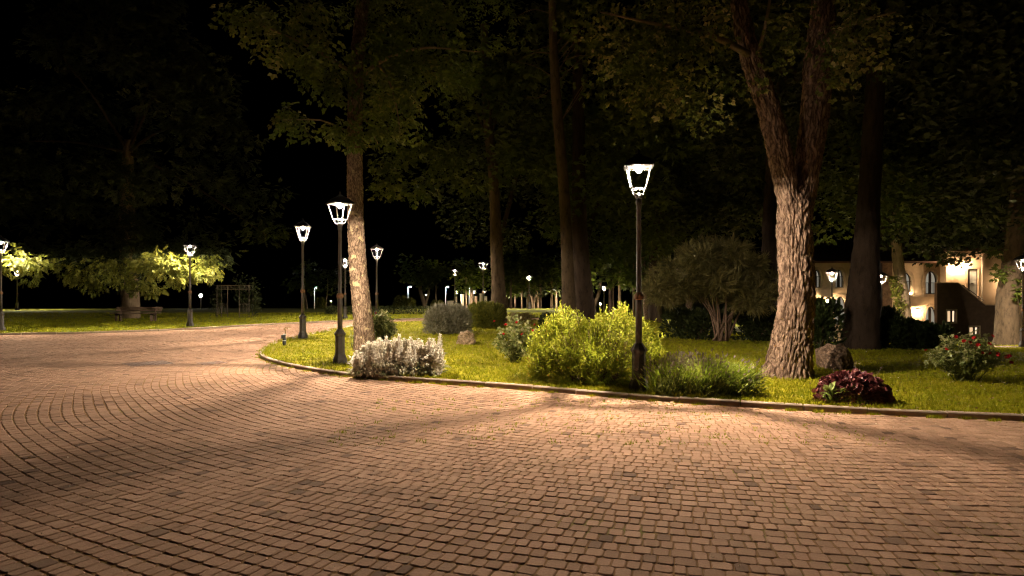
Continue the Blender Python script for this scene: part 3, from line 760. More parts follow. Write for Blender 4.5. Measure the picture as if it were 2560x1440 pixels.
stone(1425, 769, 780, 7, 52, 'stone_block', 'small pink stone block between the two dark trunks', 'stone block', 'kerb')
def far_path(x0, x1, Y0, Y1, label):
    xs = np.linspace(x0, x1, 24); V = []; F = []
    for i, x in enumerate(xs):
        for y in (Y0, Y1): V.append((x, y+.6*math.sin(x*.2), float(gz(x, y))+.075))
    for i in range(len(xs)-1): F.append((i*2, i*2+2, i*2+3, i*2+1))
    tag(MB().add(V, F).build('path', M['kerb']), label, kind='structure')
far_path(-6, 26, 86, 91, 'pale gravel path far across the park')
# ------------------------------------------------------------------ bed plants
BZ = .05
def stem_mesh(o, paths, r0, r1, mat='stem', name='stem', n=5):
    s = MB()
    for p in paths: s.tube(p, np.linspace(r0, r1, len(p)), n)
    return s.build(name, M[mat], o, True)
def shoot(rng, b, t, bend):
    """curved path from b to t"""
    k = 5; P = np.array([b+(t-b)*i/(k-1) for i in range(k)]); q = np.sin(np.linspace(0, math.pi, k))[:, None]*bend
    return P+q
# golden privet shrub, two lobes of upright leafy shoots
def privet():
    Y = 11.0; o = empty('golden_shrub', (gx(1480, Y), Y, BZ), 0, 'large golden green privet shrub with two peaks, brightly lit at the kerb', 'shrub')
    rng = np.random.default_rng(71); bag = LeafBag(); paths = []
    def height(x):  # silhouette in metres over the shrub's own x
        px = 1480+x*F0/Y
        return np.interp(px, [1312, 1335, 1370, 1395, 1420, 1450, 1478, 1500, 1530, 1550, 1570, 1600, 1625, 1645, 1662], [.42, .80, 1.05, 1.25, 1.22, 1.12, .98, 1.15, 1.22, 1.30, 1.25, 1.05, .98, .84, .35])
    tp = oval(.46, .08, -.15)
    n = 860
    for i in range(n):
        x = rng.uniform(-1.12, 1.22); dep = .62*math.sqrt(max(0, 1-(x/1.3)**2))
        y = rng.uniform(-1, 1)*dep; fy = abs(y)/max(dep, .01)
        h = height(x)*(1-.42*fy**2.2)*rng.uniform(.82, 1.08)
        if y < 0 and rng.random() < .55: h *= rng.uniform(.25, .95)
        L = rng.uniform(.22, .42); top = np.array([x, y, h]); 
        out = np.array([x*.22, y*.6-.05*(y < 0), 1.0]) if rng.random() < .8 else np.array([rng.normal(0, .5), -1.0, .5])
        out = out/np.linalg.norm(out); b = top-out*L; b[2] = max(b[2], .03)
        if i % 6 == 0: paths.append(shoot(rng, np.array([x*.3, y*.3, 0]), top-out*.05, rng.normal(0, .03, 3)))
        m = int(L/.022); t = np.linspace(0, 1, m); P = b+(top-b)*t[:, None]+rng.normal(0, .004, (m, 3))
        az = np.arange(m)*2.4+rng.random()*6; a1 = nrm(np.cross(out, [0.3, 1, .1])); a2 = np.cross(out, a1)
        d = (np.cos(az)[:, None]*a1+np.sin(az)[:, None]*a2)*(1-.55*t[:, None])+out*(.35+.9*t[:, None])
        s = rng.uniform(.062, .092, m)*(1-.35*t)
        old = np.clip((.55-h)*1.1, 0, .45); r = np.clip(rng.random(m)*.55+.28*t+old*rng.random()*1.3, 0, 1)
        bag.add(*scatter(tp, P, frames(d, rng, roll=.6), s, rng, r))
    for i in range(430):     # leafy skirt, older yellow leaves low down
        a = rng.uniform(3.3, 6.1); px_, py_ = math.cos(a)*1.12, math.sin(a)*.66; h = rng.uniform(.05, .62); L = rng.uniform(.16, .3)
        out = nrm(np.array([math.cos(a)*.7+rng.normal(0, .3), math.sin(a)*.9, rng.uniform(.1, .9)])); top = np.array([px_*rng.uniform(.8, 1.02), py_*rng.uniform(.8, 1.05), h]); b = top-out*L; b[2] = max(b[2], .02)
        m = int(L/.022); t = np.linspace(0, 1, m); P = b+(top-b)*t[:, None]+rng.normal(0, .005, (m, 3)); az = np.arange(m)*2.4; a1 = nrm(np.cross(out, [.3, .2, 1])); a2 = np.cross(out, a1)
        d = (np.cos(az)[:, None]*a1+np.sin(az)[:, None]*a2)*(1-.5*t[:, None])+out*(.4+.8*t[:, None])
        bag.add(*scatter(tp, P, frames(d, rng, roll=.6), rng.uniform(.055, .085, m)*(1-.3*t), rng, np.clip(rng.random(m)*.6+(.55-h)*rng.random()*1.1, 0, 1)))
    for k in range(34):   # tall leaders
        px = rng.choice([1397, 1405, 1390, 1548, 1556, 1542, 1565, 1520, 1420, 1640, 1370, 1440, 1500, 1590, 1615])+rng.normal(0, 6); x = (px-1480)*Y/F0
        h = height(x)+rng.uniform(-.06, .14); P = np.column_stack([np.full(22, x), np.full(22, rng.normal(-.05, .16)), np.linspace(h-.35, h, 22)])+rng.normal(0, .006, (22, 3))
        az = np.arange(22)*2.4; d = np.column_stack([np.cos(az), np.sin(az), np.linspace(.6, 2.5, 22)])
        bag.add(*scatter(tp, P, frames(d, rng, roll=.5), np.linspace(.075, .045, 22), rng))
    bag.build('foliage', M['leaf_privet'], o); stem_mesh(o, paths, .008, .003, 'twig')
privet()
# woolly white lamb's ear clump
def stachys():
    Y = 11.85; o = empty('woolly_flower_clump', (gx(995, Y), Y, BZ), 0, 'clump of woolly white flower spikes at the kerb below the leaning pale trunk', 'flowering plant')
    rng = np.random.default_rng(72); tp = oval(.5, .12, -.2)
    bag = LeafBag(); n = 520
    x = rng.uniform(-.86, .86, n); y = rng.uniform(-.34, .34, n); P = np.column_stack([x, y, rng.uniform(.01, .22, n)])
    d = np.column_stack([rng.normal(0, 1, n)+x*.5, rng.normal(0, 1, n)+y*1.5-.3, rng.uniform(-.1, .8, n)])
    bag.add(*scatter(tp, P, frames(d, rng, roll=.5), rng.uniform(.08, .14, n), rng)); bag.build('basal_leaves', M['leaf_sage'], o); bag = LeafBag(); n = 700
    P = np.column_stack([rng.uniform(-.84, .84, n), rng.uniform(-.33, .33, n), rng.uniform(.08, .36, n)]); d = np.column_stack([rng.normal(0, .6, n), rng.normal(-.3, .5, n), rng.uniform(.3, 1.2, n)])
    bag.add(*scatter(oval(.5, .12, -.25), P, frames(d, rng, roll=.5), rng.uniform(.07, .12, n), rng)); bag.build('stem_leaves', M['leaf_wool'], o)
    metas = []
    for v in range(5):
        r = np.random.default_rng(80+v); b = LeafBag(); H = .62
        for k in range(7):      # paired woolly stem leaves
            zz = .04+.26*k/6; az = k*1.57+r.random(); P = np.array([[0, 0, zz], [0, 0, zz]]); oc = np.array([[math.cos(az), math.sin(az), 0], [-math.cos(az), -math.sin(az), 0]])
            b.add(*scatter(oval(.46, .12, -.3), P, frames(oc+np.array([0, 0, .8]), r, oc+np.array([0, 0, .4]), .3), np.full(2, .13-.05*k/6), r))
        lv = 9; kk = 5; up = np.repeat(np.linspace(0, 1, lv), kk); az = np.tile(np.arange(kk)/kk*6.283, lv)+np.repeat(np.arange(lv)*.45, kk)+r.normal(0, .1, lv*kk)
        zz = .28+(H-.30)*up+r.normal(0, .006, lv*kk); oc = np.column_stack([np.cos(az), np.sin(az), np.zeros(lv*kk)]); rad = .034*(1.05-.75*up)
        b.add(*scatter(oval(.8, .12, .05), oc*rad[:, None]+np.column_stack([0*zz, 0*zz, zz]), frames(oc*.55+np.array([0, 0, 1.]), r, oc, .35), .052*(1.1-.5*up)*r.uniform(.75, 1.2, lv*kk), r))
        zc = np.concatenate([[0, .14, .26], np.linspace(.28, H, 15)]); rc_ = np.concatenate([[.007, .007, .008], (.038*np.clip(1.15-np.linspace(0, 1, 15)**1.5, .12, 1))*np.where(np.arange(15) % 2, 1.1, .85)])
        tv, tf = tube(np.column_stack([r.normal(0, .003, len(zc)), r.normal(0, .003, len(zc)), zc]), rc_, 8); tv = tv+r.normal(0, .003, tv.shape)
        tq = np.array([f for f in tf if len(f) == 4]); b.add(tv, np.concatenate([tq[:, [0, 1, 2]], tq[:, [0, 2, 3]]]), .5+.5*r.random(len(tq)*2))
        me = mesh_np('flower_spike', np.concatenate(b.V), np.concatenate(b.F), np.concatenate(b.r)); me.materials.append(M['leaf_wool']); metas.append(me)
    for i in range(104):
        x = rng.uniform(-.80, .80); y = rng.uniform(-.3, .3)
        e = max(abs(x)/.84, abs(y)/.36); px = x*F0/Y+995
        h = np.interp(px, [885, 915, 940, 970, 1010, 1040, 1062, 1075, 1090, 1105], [.66, .9, 1.05, 1.05, 1.12, 1.08, .90, 1.0, 1.12, .9])*(1-.12*(abs(y)/.3)**2)
        q = bpy.data.objects.new('flower_spike', metas[i % 5]); COL.objects.link(q); q.parent = o
        q.location = (x, y, 0); q.rotation_euler = (rng.normal(0, .07)+y*.25*-1, rng.normal(0, .06)+x*.12, rng.random()*6.28)
        s = h*rng.uniform(.86, 1.08); q.scale = (1.1, 1.1, s*1.04)
stachys()
# rose bushes
def rose_mesh():
    b = MB(); r = random.Random(9)
    for ring, (n, rad, tilt) in enumerate(((4, .012, 1.35), (5, .022, 1.05), (6, .032, .65))):
        for k in range(n):
            a = k/n*6.283+ring*.5; w = rad*1.1; ca, sa = math.cos(a), math.sin(a); ct, st_ = math.cos(tilt), math.sin(tilt)
            pts = []
            for u, v in ((-.4, 0), (.4, 0), (.9, .6), (.5, 1.05), (-.5, 1.05), (-.9, .6)):
                lx = u*w; l = v*.036; rr = .005+l*ct; z = l*st_+.004*ring; pts.append((rr*ca-lx*sa, rr*sa+lx*ca, z))
            b.add(pts, [(0, 1, 2, 5), (5, 2, 3, 4)], r.random())
    me = b.mesh('bloom'); me.materials.append(M['petal_red']); return me
ROSE = rose_mesh()
def rose_bush(px, Y, w, h, label, blooms, seed, nsh=46, leafmat_='leaf_rose', lsc=1.0, bscale=1.0, fill=1.0):
    o = empty('rose_bush', (gx(px, Y), Y, BZ), 0, label, 'rose bush', 'rose bushes in the bed')
    rng = np.random.default_rng(seed); bag = LeafBag(); paths = []; tp = compose([place(oval(.62), (0, .15, 0), a, s) for a, s in ((0, .62), (1.1, .5), (-1.1, .5))]+[place(oval(.62), (0, -.1, 0), a, .45) for a in (1.3, -1.3)])
    for i in range(nsh):
        a = rng.random()*6.283; rr = math.sqrt(rng.random()); t = np.array([math.cos(a)*rr*w/2, math.sin(a)*rr*w*.38, h*(1-.5*rr**2)*rng.uniform(.75, 1.08)])
        b = np.array([rng.normal(0, .06), rng.normal(0, .05), 0]); p = shoot(rng, b, t, np.array([math.cos(a)*.06, math.sin(a)*.05, .04])); paths.append(p)
        m = int(26*fill); tt = rng.uniform(.18, 1.0, m)**.8; P = np.stack([np.interp(tt, np.linspace(0, 1, 5), p[:, k]) for k in range(3)], 1)+rng.normal(0, .035, (m, 3))
        d = rng.normal(0, 1, (m, 3))+np.array([0, -.3, .35]); bag.add(*scatter(tp, P, frames(d, rng, roll=.7), lsc*rng.uniform(.06, .11, m), rng, np.clip(rng.random(m)*.75+.25*(tt > .8)*rng.random(m), 0, 1)))
    bag.build('foliage', M[leafmat_], o); stem_mesh(o, paths, .009, .003)
    for (bpx, bpy_) in blooms:
        q = bpy.data.objects.new('bloom', ROSE); COL.objects.link(q); q.parent = o
        x = (bpx-px)*Y/F0; z = 1.6-(bpy_-728)*Y/F0-BZ; yy = -w*.38*math.sqrt(max(0, 1-min(1, abs(x)/(w*.55))**2))*rng.uniform(.5, 1.0)
        q.location = (x, yy, z); q.rotation_euler = (rng.uniform(.3, 1.1), rng.normal(0, .4), rng.random()*6); s = bscale*rng.uniform(.9, 1.35); q.scale = (s*.72, s*.72, s*.72)
rose_bush(2412, 11.0, 1.34, .90, 'red rose bush on the lawn near the building, its tips lit', [(2308, 876), (2363, 841), (2393, 842), (2388, 852), (2447, 838), (2413, 878), (2431, 880), (2443, 884), (2462, 883), (2475, 886), (2516, 891), (2513, 906), (2335, 871), (2435, 857), (2413, 860), (2400, 858), (2490, 890), (2371, 850)], 91, 62, lsc=.95)
rose_bush(1287, 13.9, .95, 1.06, 'red rose bush left of the golden shrub', [(1237, 803), (1277, 820), (1258, 835), (1305, 835), (1337, 812), (1330, 826), (1292, 806), (1265, 812)], 92, 46, lsc=.95, bscale=.9)
rose_bush(957, 18.6, .80, 1.0, 'dark rose bush right behind the leaning pale trunk', [(944, 783), (958, 790), (935, 790)], 93, 60, bscale=.7, fill=1.5)
rose_bush(886, 17.6, .32, .62, 'spindly young rose just left of the leaning pale trunk', [(883, 812)], 94, 8, bscale=.7, fill=.6)
# mounded shrubs
def mound(px, Y, w, h, label, mat, seed, n, tpl, leaf, name, cat, upright=.8, dy=.75, lumps=6, core=True):
    x0 = gx(px, Y); o = empty(name, (x0, Y, float(gz(x0, Y))+BZ), 0, label, cat); rng = np.random.default_rng(seed)
    lump = np.column_stack([rng.uniform(-.32, .32, lumps)*w, rng.uniform(-.3, .3, lumps)*w*dy, rng.uniform(.3, .55, lumps)*h]); lr = rng.uniform(.30, .44, lumps)
    k = rng.integers(0, lumps, n); u = nrm(rng.normal(0, 1, (n, 3))); u[:, 2] = np.where(u[:, 2] < -.3, -u[:, 2], u[:, 2])
    rad = rng.uniform(.72, 1.03, n)
    P = lump[k]+u*rad[:, None]*np.column_stack([lr[k]*w*.62, lr[k]*w*dy*.62, np.maximum(h-lump[k][:, 2], .2*h)]); low = rng.random(n) < .38; P[low, 2] *= rng.random(low.sum()); P[:, 2] = np.clip(P[:, 2], .01, h*1.03)
    d = u+np.array([0, 0, upright])+rng.normal(0, .3, (n, 3))
    V, F, r = scatter(tpl, P, frames(d, rng, roll=.8), rng.uniform(leaf*.7, leaf*1.3, n), rng)
    link('foliage', mesh_np('foliage', V, F, r), M[mat], o)
    stem_mesh(o, [shoot(rng, np.array([0, 0, 0.]), lump[i % lumps]*np.array([1, 1, 1.2]), rng.normal(0, .03, 3)) for i in range(lumps*2)], .014, .005, 'twig'); return o
mound(1110, 23.3, 1.78, .98, 'silver grey mounded shrub on the lawn before the round green bush', 'leaf_grey', 101, 4200, tuft(6, .09, .5, 3), .19, 'grey_shrub', 'shrub', .5, lumps=9)
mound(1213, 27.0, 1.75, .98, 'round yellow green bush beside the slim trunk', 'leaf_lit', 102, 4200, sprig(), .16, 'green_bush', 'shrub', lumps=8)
mound(1375, 23.0, .85, .72, 'small dark bush left of the thick dark double trunk', 'leaf_dark', 103, 1500, oval(.6), .10, 'dark_bush', 'shrub')
mound(1300, 30.0, 1.6, .5, 'low pale ground cover mound beyond the rose bush', 'leaf_moss', 104, 1500, tuft(5, .1, .6, 4), .12, 'ground_cover_mound', 'shrub', .5)
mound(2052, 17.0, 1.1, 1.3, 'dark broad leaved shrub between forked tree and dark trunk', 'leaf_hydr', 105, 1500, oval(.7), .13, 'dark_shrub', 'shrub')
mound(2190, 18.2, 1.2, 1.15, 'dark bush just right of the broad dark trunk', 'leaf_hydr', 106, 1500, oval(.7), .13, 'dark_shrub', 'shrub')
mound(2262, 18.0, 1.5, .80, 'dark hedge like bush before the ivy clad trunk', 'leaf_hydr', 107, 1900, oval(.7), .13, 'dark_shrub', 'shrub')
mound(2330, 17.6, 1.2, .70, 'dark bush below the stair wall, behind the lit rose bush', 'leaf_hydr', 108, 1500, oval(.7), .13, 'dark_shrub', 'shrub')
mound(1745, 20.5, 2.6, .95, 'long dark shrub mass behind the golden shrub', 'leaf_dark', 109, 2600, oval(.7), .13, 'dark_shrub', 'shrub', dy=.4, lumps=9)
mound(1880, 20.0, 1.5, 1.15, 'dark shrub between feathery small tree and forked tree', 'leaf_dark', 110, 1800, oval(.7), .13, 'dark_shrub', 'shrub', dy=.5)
# lavender clump
def lavender():
    Y = 9.62; o = empty('lavender_clump', (gx(1760, Y), Y, BZ), 0, 'broad lavender clump arching over the kerb between lamp post and forked tree', 'lavender')
    rng = np.random.default_rng(111); n = 5200
    c = np.array([(-.45, .05), (0, -.02), (.42, .0), (.2, .25), (-.2, .3)])[rng.integers(0, 5, n)]
    b = np.column_stack([c+rng.normal(0, (.14, .10), (n, 2)), rng.uniform(.02, .22, n)])
    d = nrm(np.column_stack([rng.normal(.12, .42, n)+(b[:, 0])*.5, rng.normal(-.1, .42, n)+b[:, 1]*.6, rng.uniform(.55, 1.3, n)]))
    L = rng.uniform(.22, .52, n)*(1-.15*np.abs(b[:, 0])); k = 3; w = .006
    s = nrm(np.cross(d, rng.normal(0, 1, (n, 3)))); bendv = np.column_stack([d[:, :2]*.16, -.10*np.ones(n)])
    P = [b+d*(L*t)[:, None]+bendv*(L*t*t)[:, None] for t in (0, .5, 1.)]
    V = np.stack([P[0]-s*w, P[0]+s*w, P[1]-s*w*.8, P[1]+s*w*.8, P[2]], 1).reshape(-1, 3)
    F = (np.array([(0, 1, 3), (0, 3, 2), (2, 3, 4)])[None]+(np.arange(n)*5)[:, None, None]).reshape(-1, 3)
    link('stalks', mesh_np('stalks', V, F, np.repeat(rng.random(n), 3)), M['leaf_lav'], o)
    q = np.where(rng.random(n) < np.where((b[:, 0] < .1) & (b[:, 1] > .05), .55, .06))[0]
    P2 = P[2][q]; V, F, r = scatter(tuft(5, .3, .35, 6), P2-d[q]*.03, frames(d[q], rng), rng.uniform(.05, .08, len(q)), rng)
    link('spent_flowers', mesh_np('spent_flowers', V, F, r), M['lav_flower'], o)
    m = 1500; u = rng.uniform(-.78, .78, m); V, F, r = scatter(tuft(5, .12, .5, 7), np.column_stack([u, rng.normal(-.15, .14, m), rng.uniform(.02, .26, m)]), frames(np.column_stack([rng.normal(0, .5, m), rng.normal(-.4, .4, m), np.ones(m)]), rng), rng.uniform(.06, .12, m), rng)
    link('lower_foliage', mesh_np('lower_foliage', V, F, r), M['leaf_green'], o)
lavender()
# burgundy coral bells with a pale plant beside it
def heuchera():
    Y = 8.98; o = empty('coral_bells', (gx(2130, Y), Y, BZ), 0, 'mound of burgundy ruffled leaves at the kerb right of the forked tree', 'plant'); rng = np.random.default_rng(121); n = 1150
    lobe = []
    for k in range(7):
        a = -2.2+4.4*k/6; lobe.append((math.sin(a)*.5, .35+math.cos(a)*.55, .10*(1 if k % 2 else -.6)))
    tp = (np.array([(0, 0, 0), (0, .4, .05)]+lobe), np.array([(1, 2+k, 3+k) for k in range(6)]+[(0, 8, 1), (0, 1, 2)]))
    u = nrm(rng.normal(0, 1, (n, 3))); u[:, 2] = np.abs(u[:, 2]); P = u*np.array([.50, .34, .40])*rng.uniform(.7, 1.02, (n, 1)); P[:, 2] += .02
    d = u*np.array([1, 1, .3])+np.array([0, -.2, -.1])+rng.normal(0, .3, (n, 3)); V, F, r = scatter(tp, P, frames(d, rng, u), rng.uniform(.055, .085, n), rng)
    link('foliage', mesh_np('foliage', V, F, r), M['leaf_burgundy'], o)
    for px, py in ((2152, 905), (2162, 925), (2218, 918), (2190, 938), (2086, 905)):
        x = (px-2130)*Y/F0; z = 1.6-(py-728)*Y/F0-BZ; fs = MB().tube([(x*.5, .05, .2), (x*.8, .1, z*.7), (x, .12, z)], .0035, 4).build('flower_stalk', M['twig'], o)
        m = 16; t = rng.uniform(.6, 1.02, m); Pp = np.column_stack([x*t+rng.normal(0, .02, m), np.full(m, .11), z*t]); V, F, r = scatter(rhomb(.7), Pp, frames(rng.normal(0, 1, (m, 3)), rng), .022, rng)
        link('floret', mesh_np('floret', V, F, r), M['lav_flower'], fs)
    o2 = empty('pale_leafy_plant', (gx(2078, 8.78), 8.78, BZ), 0, 'pale green broad leaved plant tucked against the burgundy mound', 'plant')
    for i in range(22):
        a = rng.random()*6.28; t, f = oval(.55, .1, -.2); q = place((t, f), (rng.normal(0, .06), rng.normal(0, .05), .02+rng.random()*.16), a, rng.uniform(.12, .2), rng.uniform(.3, 1.2))
        link('leaf', mesh_np('leaf', q[0], q[1], np.full(len(q[1]), rng.random())), M['leaf_pale'], o2)
heuchera()
# boulders
def boulder(px, Y, w, h, label, seed, mat, d=.75):
    x0 = gx(px, Y); bm = bmesh.new(); bmesh.ops.create_icosphere(bm, subdivisions=5, radius=1); off = Vector((seed*3.1, seed*1.7, 0))
    for v in bm.verts:
        p = v.co.copy(); q = noise.noise(p*1.1+off)*.32+noise.noise(p*2.6+off)*.16; c = noise.voronoi(p*3.2+off)[0]; q += (c[1]-c[0])*.13-.05+noise.noise(p*9+off)*.05
        v.co = p*(1+q); v.co.z = max(v.co.z, -.35)
    me = bpy.data.meshes.new('boulder'); bm.to_mesh(me); bm.free()
    o = link('boulder', me, M[mat]); o.location = (x0, Y, BZ+h*.22); o.scale = (w/2, w/2*d, h*.72); o.rotation_euler = (0, 0, seed); tag(o, label, 'boulder', 'boulders on the lawn'); return o
boulder(2088, 12.9, .74, .47, 'craggy brown boulder on the lawn right of the forked tree', 2, 'rock')
bo = boulder(1168, 18.8, .74, .38, 'mossy rounded boulder on the lawn below the grey mound', 5, 'rock2')
rng = np.random.default_rng(131); n = 700; u = nrm(rng.normal(0, 1, (n, 3))); u[:, 2] = np.abs(u[:, 2])*.8+.15
V, F, r = scatter(sprig(), u*np.array([.95, .95, .95]), frames(u+np.array([0, -.3, 0]), rng), rng.uniform(.08, .16, n), rng)
link('creeping_moss', mesh_np('creeping_moss', V, F, r), M['leaf_moss'], bo)

# ------------------------------------------------------------------ trees
def trunk_mesh(path, radii, ns, nr, seed, depth=.03, freq=(7, 2.2), flare=0, soft=False, lobes=0):
    P = cr(path, .05); s = np.linspace(0, 1, len(P)); t = np.linspace(0, 1, nr)
    C = np.stack([np.interp(t, s, P[:, k]) for k in range(3)], 1); R = np.interp(t, np.linspace(0, 1, len(radii)), radii)
    T = nrm(np.gradient(C, axis=0)); V = np.zeros((nr, ns, 3)); a = np.array([1., 0, 0]); ang = np.arange(ns)/ns*2*math.pi
    vn = noise.voronoi; nn = noise.noise; fx, fz = freq; so = seed*5.3
    for i in range(nr):
        a = a-T[i]*np.dot(a, T[i]); a /= np.linalg.norm(a); b = np.cross(T[i], a); h = C[i][2]-C[0][2]
        for j in range(ns):
            ca, sa = math.cos(ang[j]), math.sin(ang[j]); r = R[i]
            if flare: r *= 1+flare*math.exp(-h/.28)*(.7+.5*math.sin(ang[j]*4+seed)+.3*math.sin(ang[j]*7+2*seed))
            if lobes: r *= 1+lobes*math.sin(ang[j]*2+.9*h+seed)+lobes*.5*math.sin(ang[j]*5-1.3*h)
            d = 0.
            if depth:
                x, y = ca*R[i]*fx, sa*R[i]*fx; w = nn(Vector((x*.5+so, y*.5, h*1.3)))
                v = vn(Vector((x+w*1.1+so, y+w*.8, h*fz+w*.6)))[0]; e = min(1., (v[1]-v[0])*2.6)
                d = depth*(e-.6)+depth*.42*nn(Vector((x*2.2+so, y*2.2, h*fz*4)))+depth*.3*nn(Vector((x*4.5+so, y*4.5, h*fz*5)))+depth*.22*abs(nn(Vector((x*8+so, y*8, h*fz*7))))
            V[i, j] = C[i]+(r+d)*(ca*a+sa*b)
    F = []
    jj = np.arange(ns); k = (jj+1) % ns
    F = np.concatenate([np.stack([i*ns+jj, i*ns+k, (i+1)*ns+k, (i+1)*ns+jj], 1) for i in range(nr-1)])
    return V.reshape(-1, 3), F
def trunk(o, name, path, radii, mat, seed, ns=40, nr=60, **kw):
    off = np.array(o.location); V, F = trunk_mesh(np.asarray(path)-off, radii, ns, nr, seed, **kw)
    return link(name, mesh_np(name, V, F, None, True), M[mat], o)
def limb(o, pts, r0, r1, mat, name='limb', n=8):
    off = np.array(o.location); P = cr(np.asarray(pts)-off, .25); s = MB().tube(P, np.linspace(r0, r1, len(P)), n); return s.build(name, M[mat], o, True)
def crown(o, clumps, rad, per, tpl, leaf, mat, seed, droop=.3, flat=.7, name='crown'):
    off = np.array(o.location); rng = np.random.default_rng(seed); C = np.asarray(clumps, float)-off; n = len(C)*per
    PX = 1280+F0*(C[:, 0]+off[0])/(C[:, 1]+off[1]); PY = 728-F0*(C[:, 2]+off[2]-1.6)/(C[:, 1]+off[1]); rc0 = np.max(rad)*flat*F0/(C[:, 1]+off[1])
    ok = ~((PX > 2010) & (PX < 2600) & (PY+rc0*.9 > 668)) if name == 'crown' and off[1] > 15 else np.ones(len(C), bool)
    C = C[ok]; n = len(C)*per
    k = np.repeat(np.arange(len(C)), per); rr = np.asarray(rad)[ok] if np.ndim(rad) else np.full(len(C), rad)
    u = nrm(rng.normal(0, 1, (n, 3))); P = C[k]+u*(rng.random((n, 1))**.45)*rr[k][:, None]*np.array([1, 1, flat])
    d = u*np.array([1, 1, .5])+rng.normal(0, .5, (n, 3))+np.array([0, 0, -droop])
    tone = rng.random(len(C))[k]*.5+rng.random(n)*.5
    V, F, r = scatter(tpl, P, frames(d, rng, roll=.9), rng.uniform(leaf*.7, leaf*1.3, n), rng, tone)
    return link(name, mesh_np(name, V, F, r), M[mat], o)
def tree_at(x, Y, name, label, group=None, z=None):
    return empty(name, (x, Y, (float(gz(x, Y))+BZ) if z is None else z), 0, label, 'tree', group)
def pxs(L, Y, jit=0, seed=0):
    r = np.random.default_rng(seed); return np.array([at(a, b, Y+(r.uniform(-jit, jit) if jit else 0)) for a, b in L])

# leaning pale trunk with drooping pinnate crown
Y = 16.6; T1 = tree_at(gx(912, Y), Y, 'locust_tree', 'tall tree with leaning pale flaky trunk, its foot behind the white flower clump')
trunk(T1, 'trunk', pxs([(912, 889), (911, 840), (902, 740), (893, 640), (889, 540), (887, 400), (888, 260), (896, 120), (908, -20), (915, -200)], Y), [.27, .235, .215, .20, .19, .185, .18, .17, .155, .14, .11], 'bark_pale', 1, 130, 460, depth=.03, freq=(26, 7), flare=.15)
limb(T1, [at(889, 335, Y), at(845, 318, Y-.4), at(800, 300, Y-.8), at(705, 300, Y-1.2)], .035, .008, 'bark_mid')
limb(T1, [at(893, 190, Y), at(830, 150, Y-.6), at(760, 110, Y-1), at(600, 40, Y-1.6)], .06, .012, 'bark_mid')
limb(T1, [at(893, 200, Y), at(960, 150, Y-.6), at(1060, 120, Y-1), at(1200, 130, Y-1.4)], .06, .012, 'bark_mid')
limb(T1, [at(897, 120, Y), at(960, 180, Y-1), at(990, 260, Y-1.3), at(1000, 330, Y-1.4)], .045, .01, 'bark_mid')
limb(T1, [at(889, 290, Y), at(915, 300, Y-.6), at(935, 340, Y-.9), at(945, 360, Y-1)], .02, .006, 'bark_mid')
L1 = [(600,20),(640,60),(660,20),(700,50),(690,110),(720,120),(745,140),(760,60),(790,90),(800,150),(830,205),(815,180),(850,150),(860,230),(915,150),(925,250),(940,300),(945,330),(950,180),(960,110),(985,230),(1000,260),(1015,300),(1000,190),(1040,190),(1050,130),(1090,150),(1085,80),(1120,160),(1150,190),(1160,130),(1010,60),(950,40),(820,20),(760,0),(1100,20),(720,298),(750,305),(860,335),(870,320)]
r1 = np.array([.42]*36+[.24, .2, .18, .14]); cl1 = pxs(L1, Y-.6, 1.5, 3); cl1[-4:, 1] = Y-.9
crown(T1, cl1, r1, 27, pinnate(3, .8), .42, 'leaf_robinia', 5, droop=.75, flat=.62)
rng = np.random.default_rng(6); hi = np.column_stack([rng.normal(gx(905, Y), 2.2, 46), rng.normal(Y, 1.8, 46), rng.uniform(8.8, 13.5, 46)])
crown(T1, hi, .9, 46, pinnate(3), .4, 'leaf_robinia', 7, droop=.6, name='upper_crown')

# forked furrowed tree
Y = 11.6; T4 = tree_at(gx(1968, Y), Y, 'forked_tree', 'massive forked tree with deeply furrowed bark right of the lavender clump')
trunk(T4, 'trunk', pxs([(1968, 962), (1970, 930), (1977, 870), (1986, 800), (1991, 720), (1988, 640), (1986, 560), (1990, 500), (1992, 455)], Y), [.40, .345, .305, .29, .285, .285, .295, .29, .16], 'bark_big', 2, 280, 460, depth=.042, freq=(19, 3.0), flare=.16, lobes=.06)
trunk(T4, 'limb', pxs([(1984, 580), (1974, 520), (1962, 450), (1942, 350), (1918, 260), (1892, 190), (1868, 110), (1850, 20), (1830, -120)], Y-.08), [.15, .19, .205, .195, .185, .17, .145, .12, .09], 'bark_big', 3, 150, 230, depth=.03, freq=(18, 3.4))
trunk(T4, 'limb', pxs([(1994, 580), (2004, 520), (2015, 440), (2030, 340), (2040, 250), (2045, 160), (2055, 60), (2062, -60), (2070, -180)], Y+.05), [.16, .21, .225, .235, .24, .23, .19, .165, .12], 'bark_big', 4, 150, 230, depth=.03, freq=(18, 3.4))
limb(T4, [at(1885, 165, Y-.1), at(1910, 80, Y-.3), at(1930, -30, Y-.5)], .05, .02, 'bark_mid')
limb(T4, [at(1878, 140, Y-.1), at(1780, 90, Y-.9), at(1640, 60, Y-1.3), at(1500, 30, Y-1.6)], .07, .012, 'bark_mid')
limb(T4, [at(2050, 120, Y), at(2130, 60, Y-.6), at(2240, 30, Y-1.1)], .07, .012, 'bark_mid')
L4 = [(1475,70),(1500,20),(1520,110),(1500,150),(1560,60),(1575,20),(1610,90),(1630,150),(1600,210),(1650,170),(1660,40),(1690,110),(1680,200),(1720,60),(1730,220),(1740,150),(1770,240),(1790,100),(1800,190),(1790,300),(1830,40),(1945,140),(1950,90),(1960,30),(2100,100),(2105,170),(2110,60),(2130,110),(2150,20),(2190,60),(2230,50),(2080,190),(1700,10),(1760,20),(1590,130),(1660,240)]
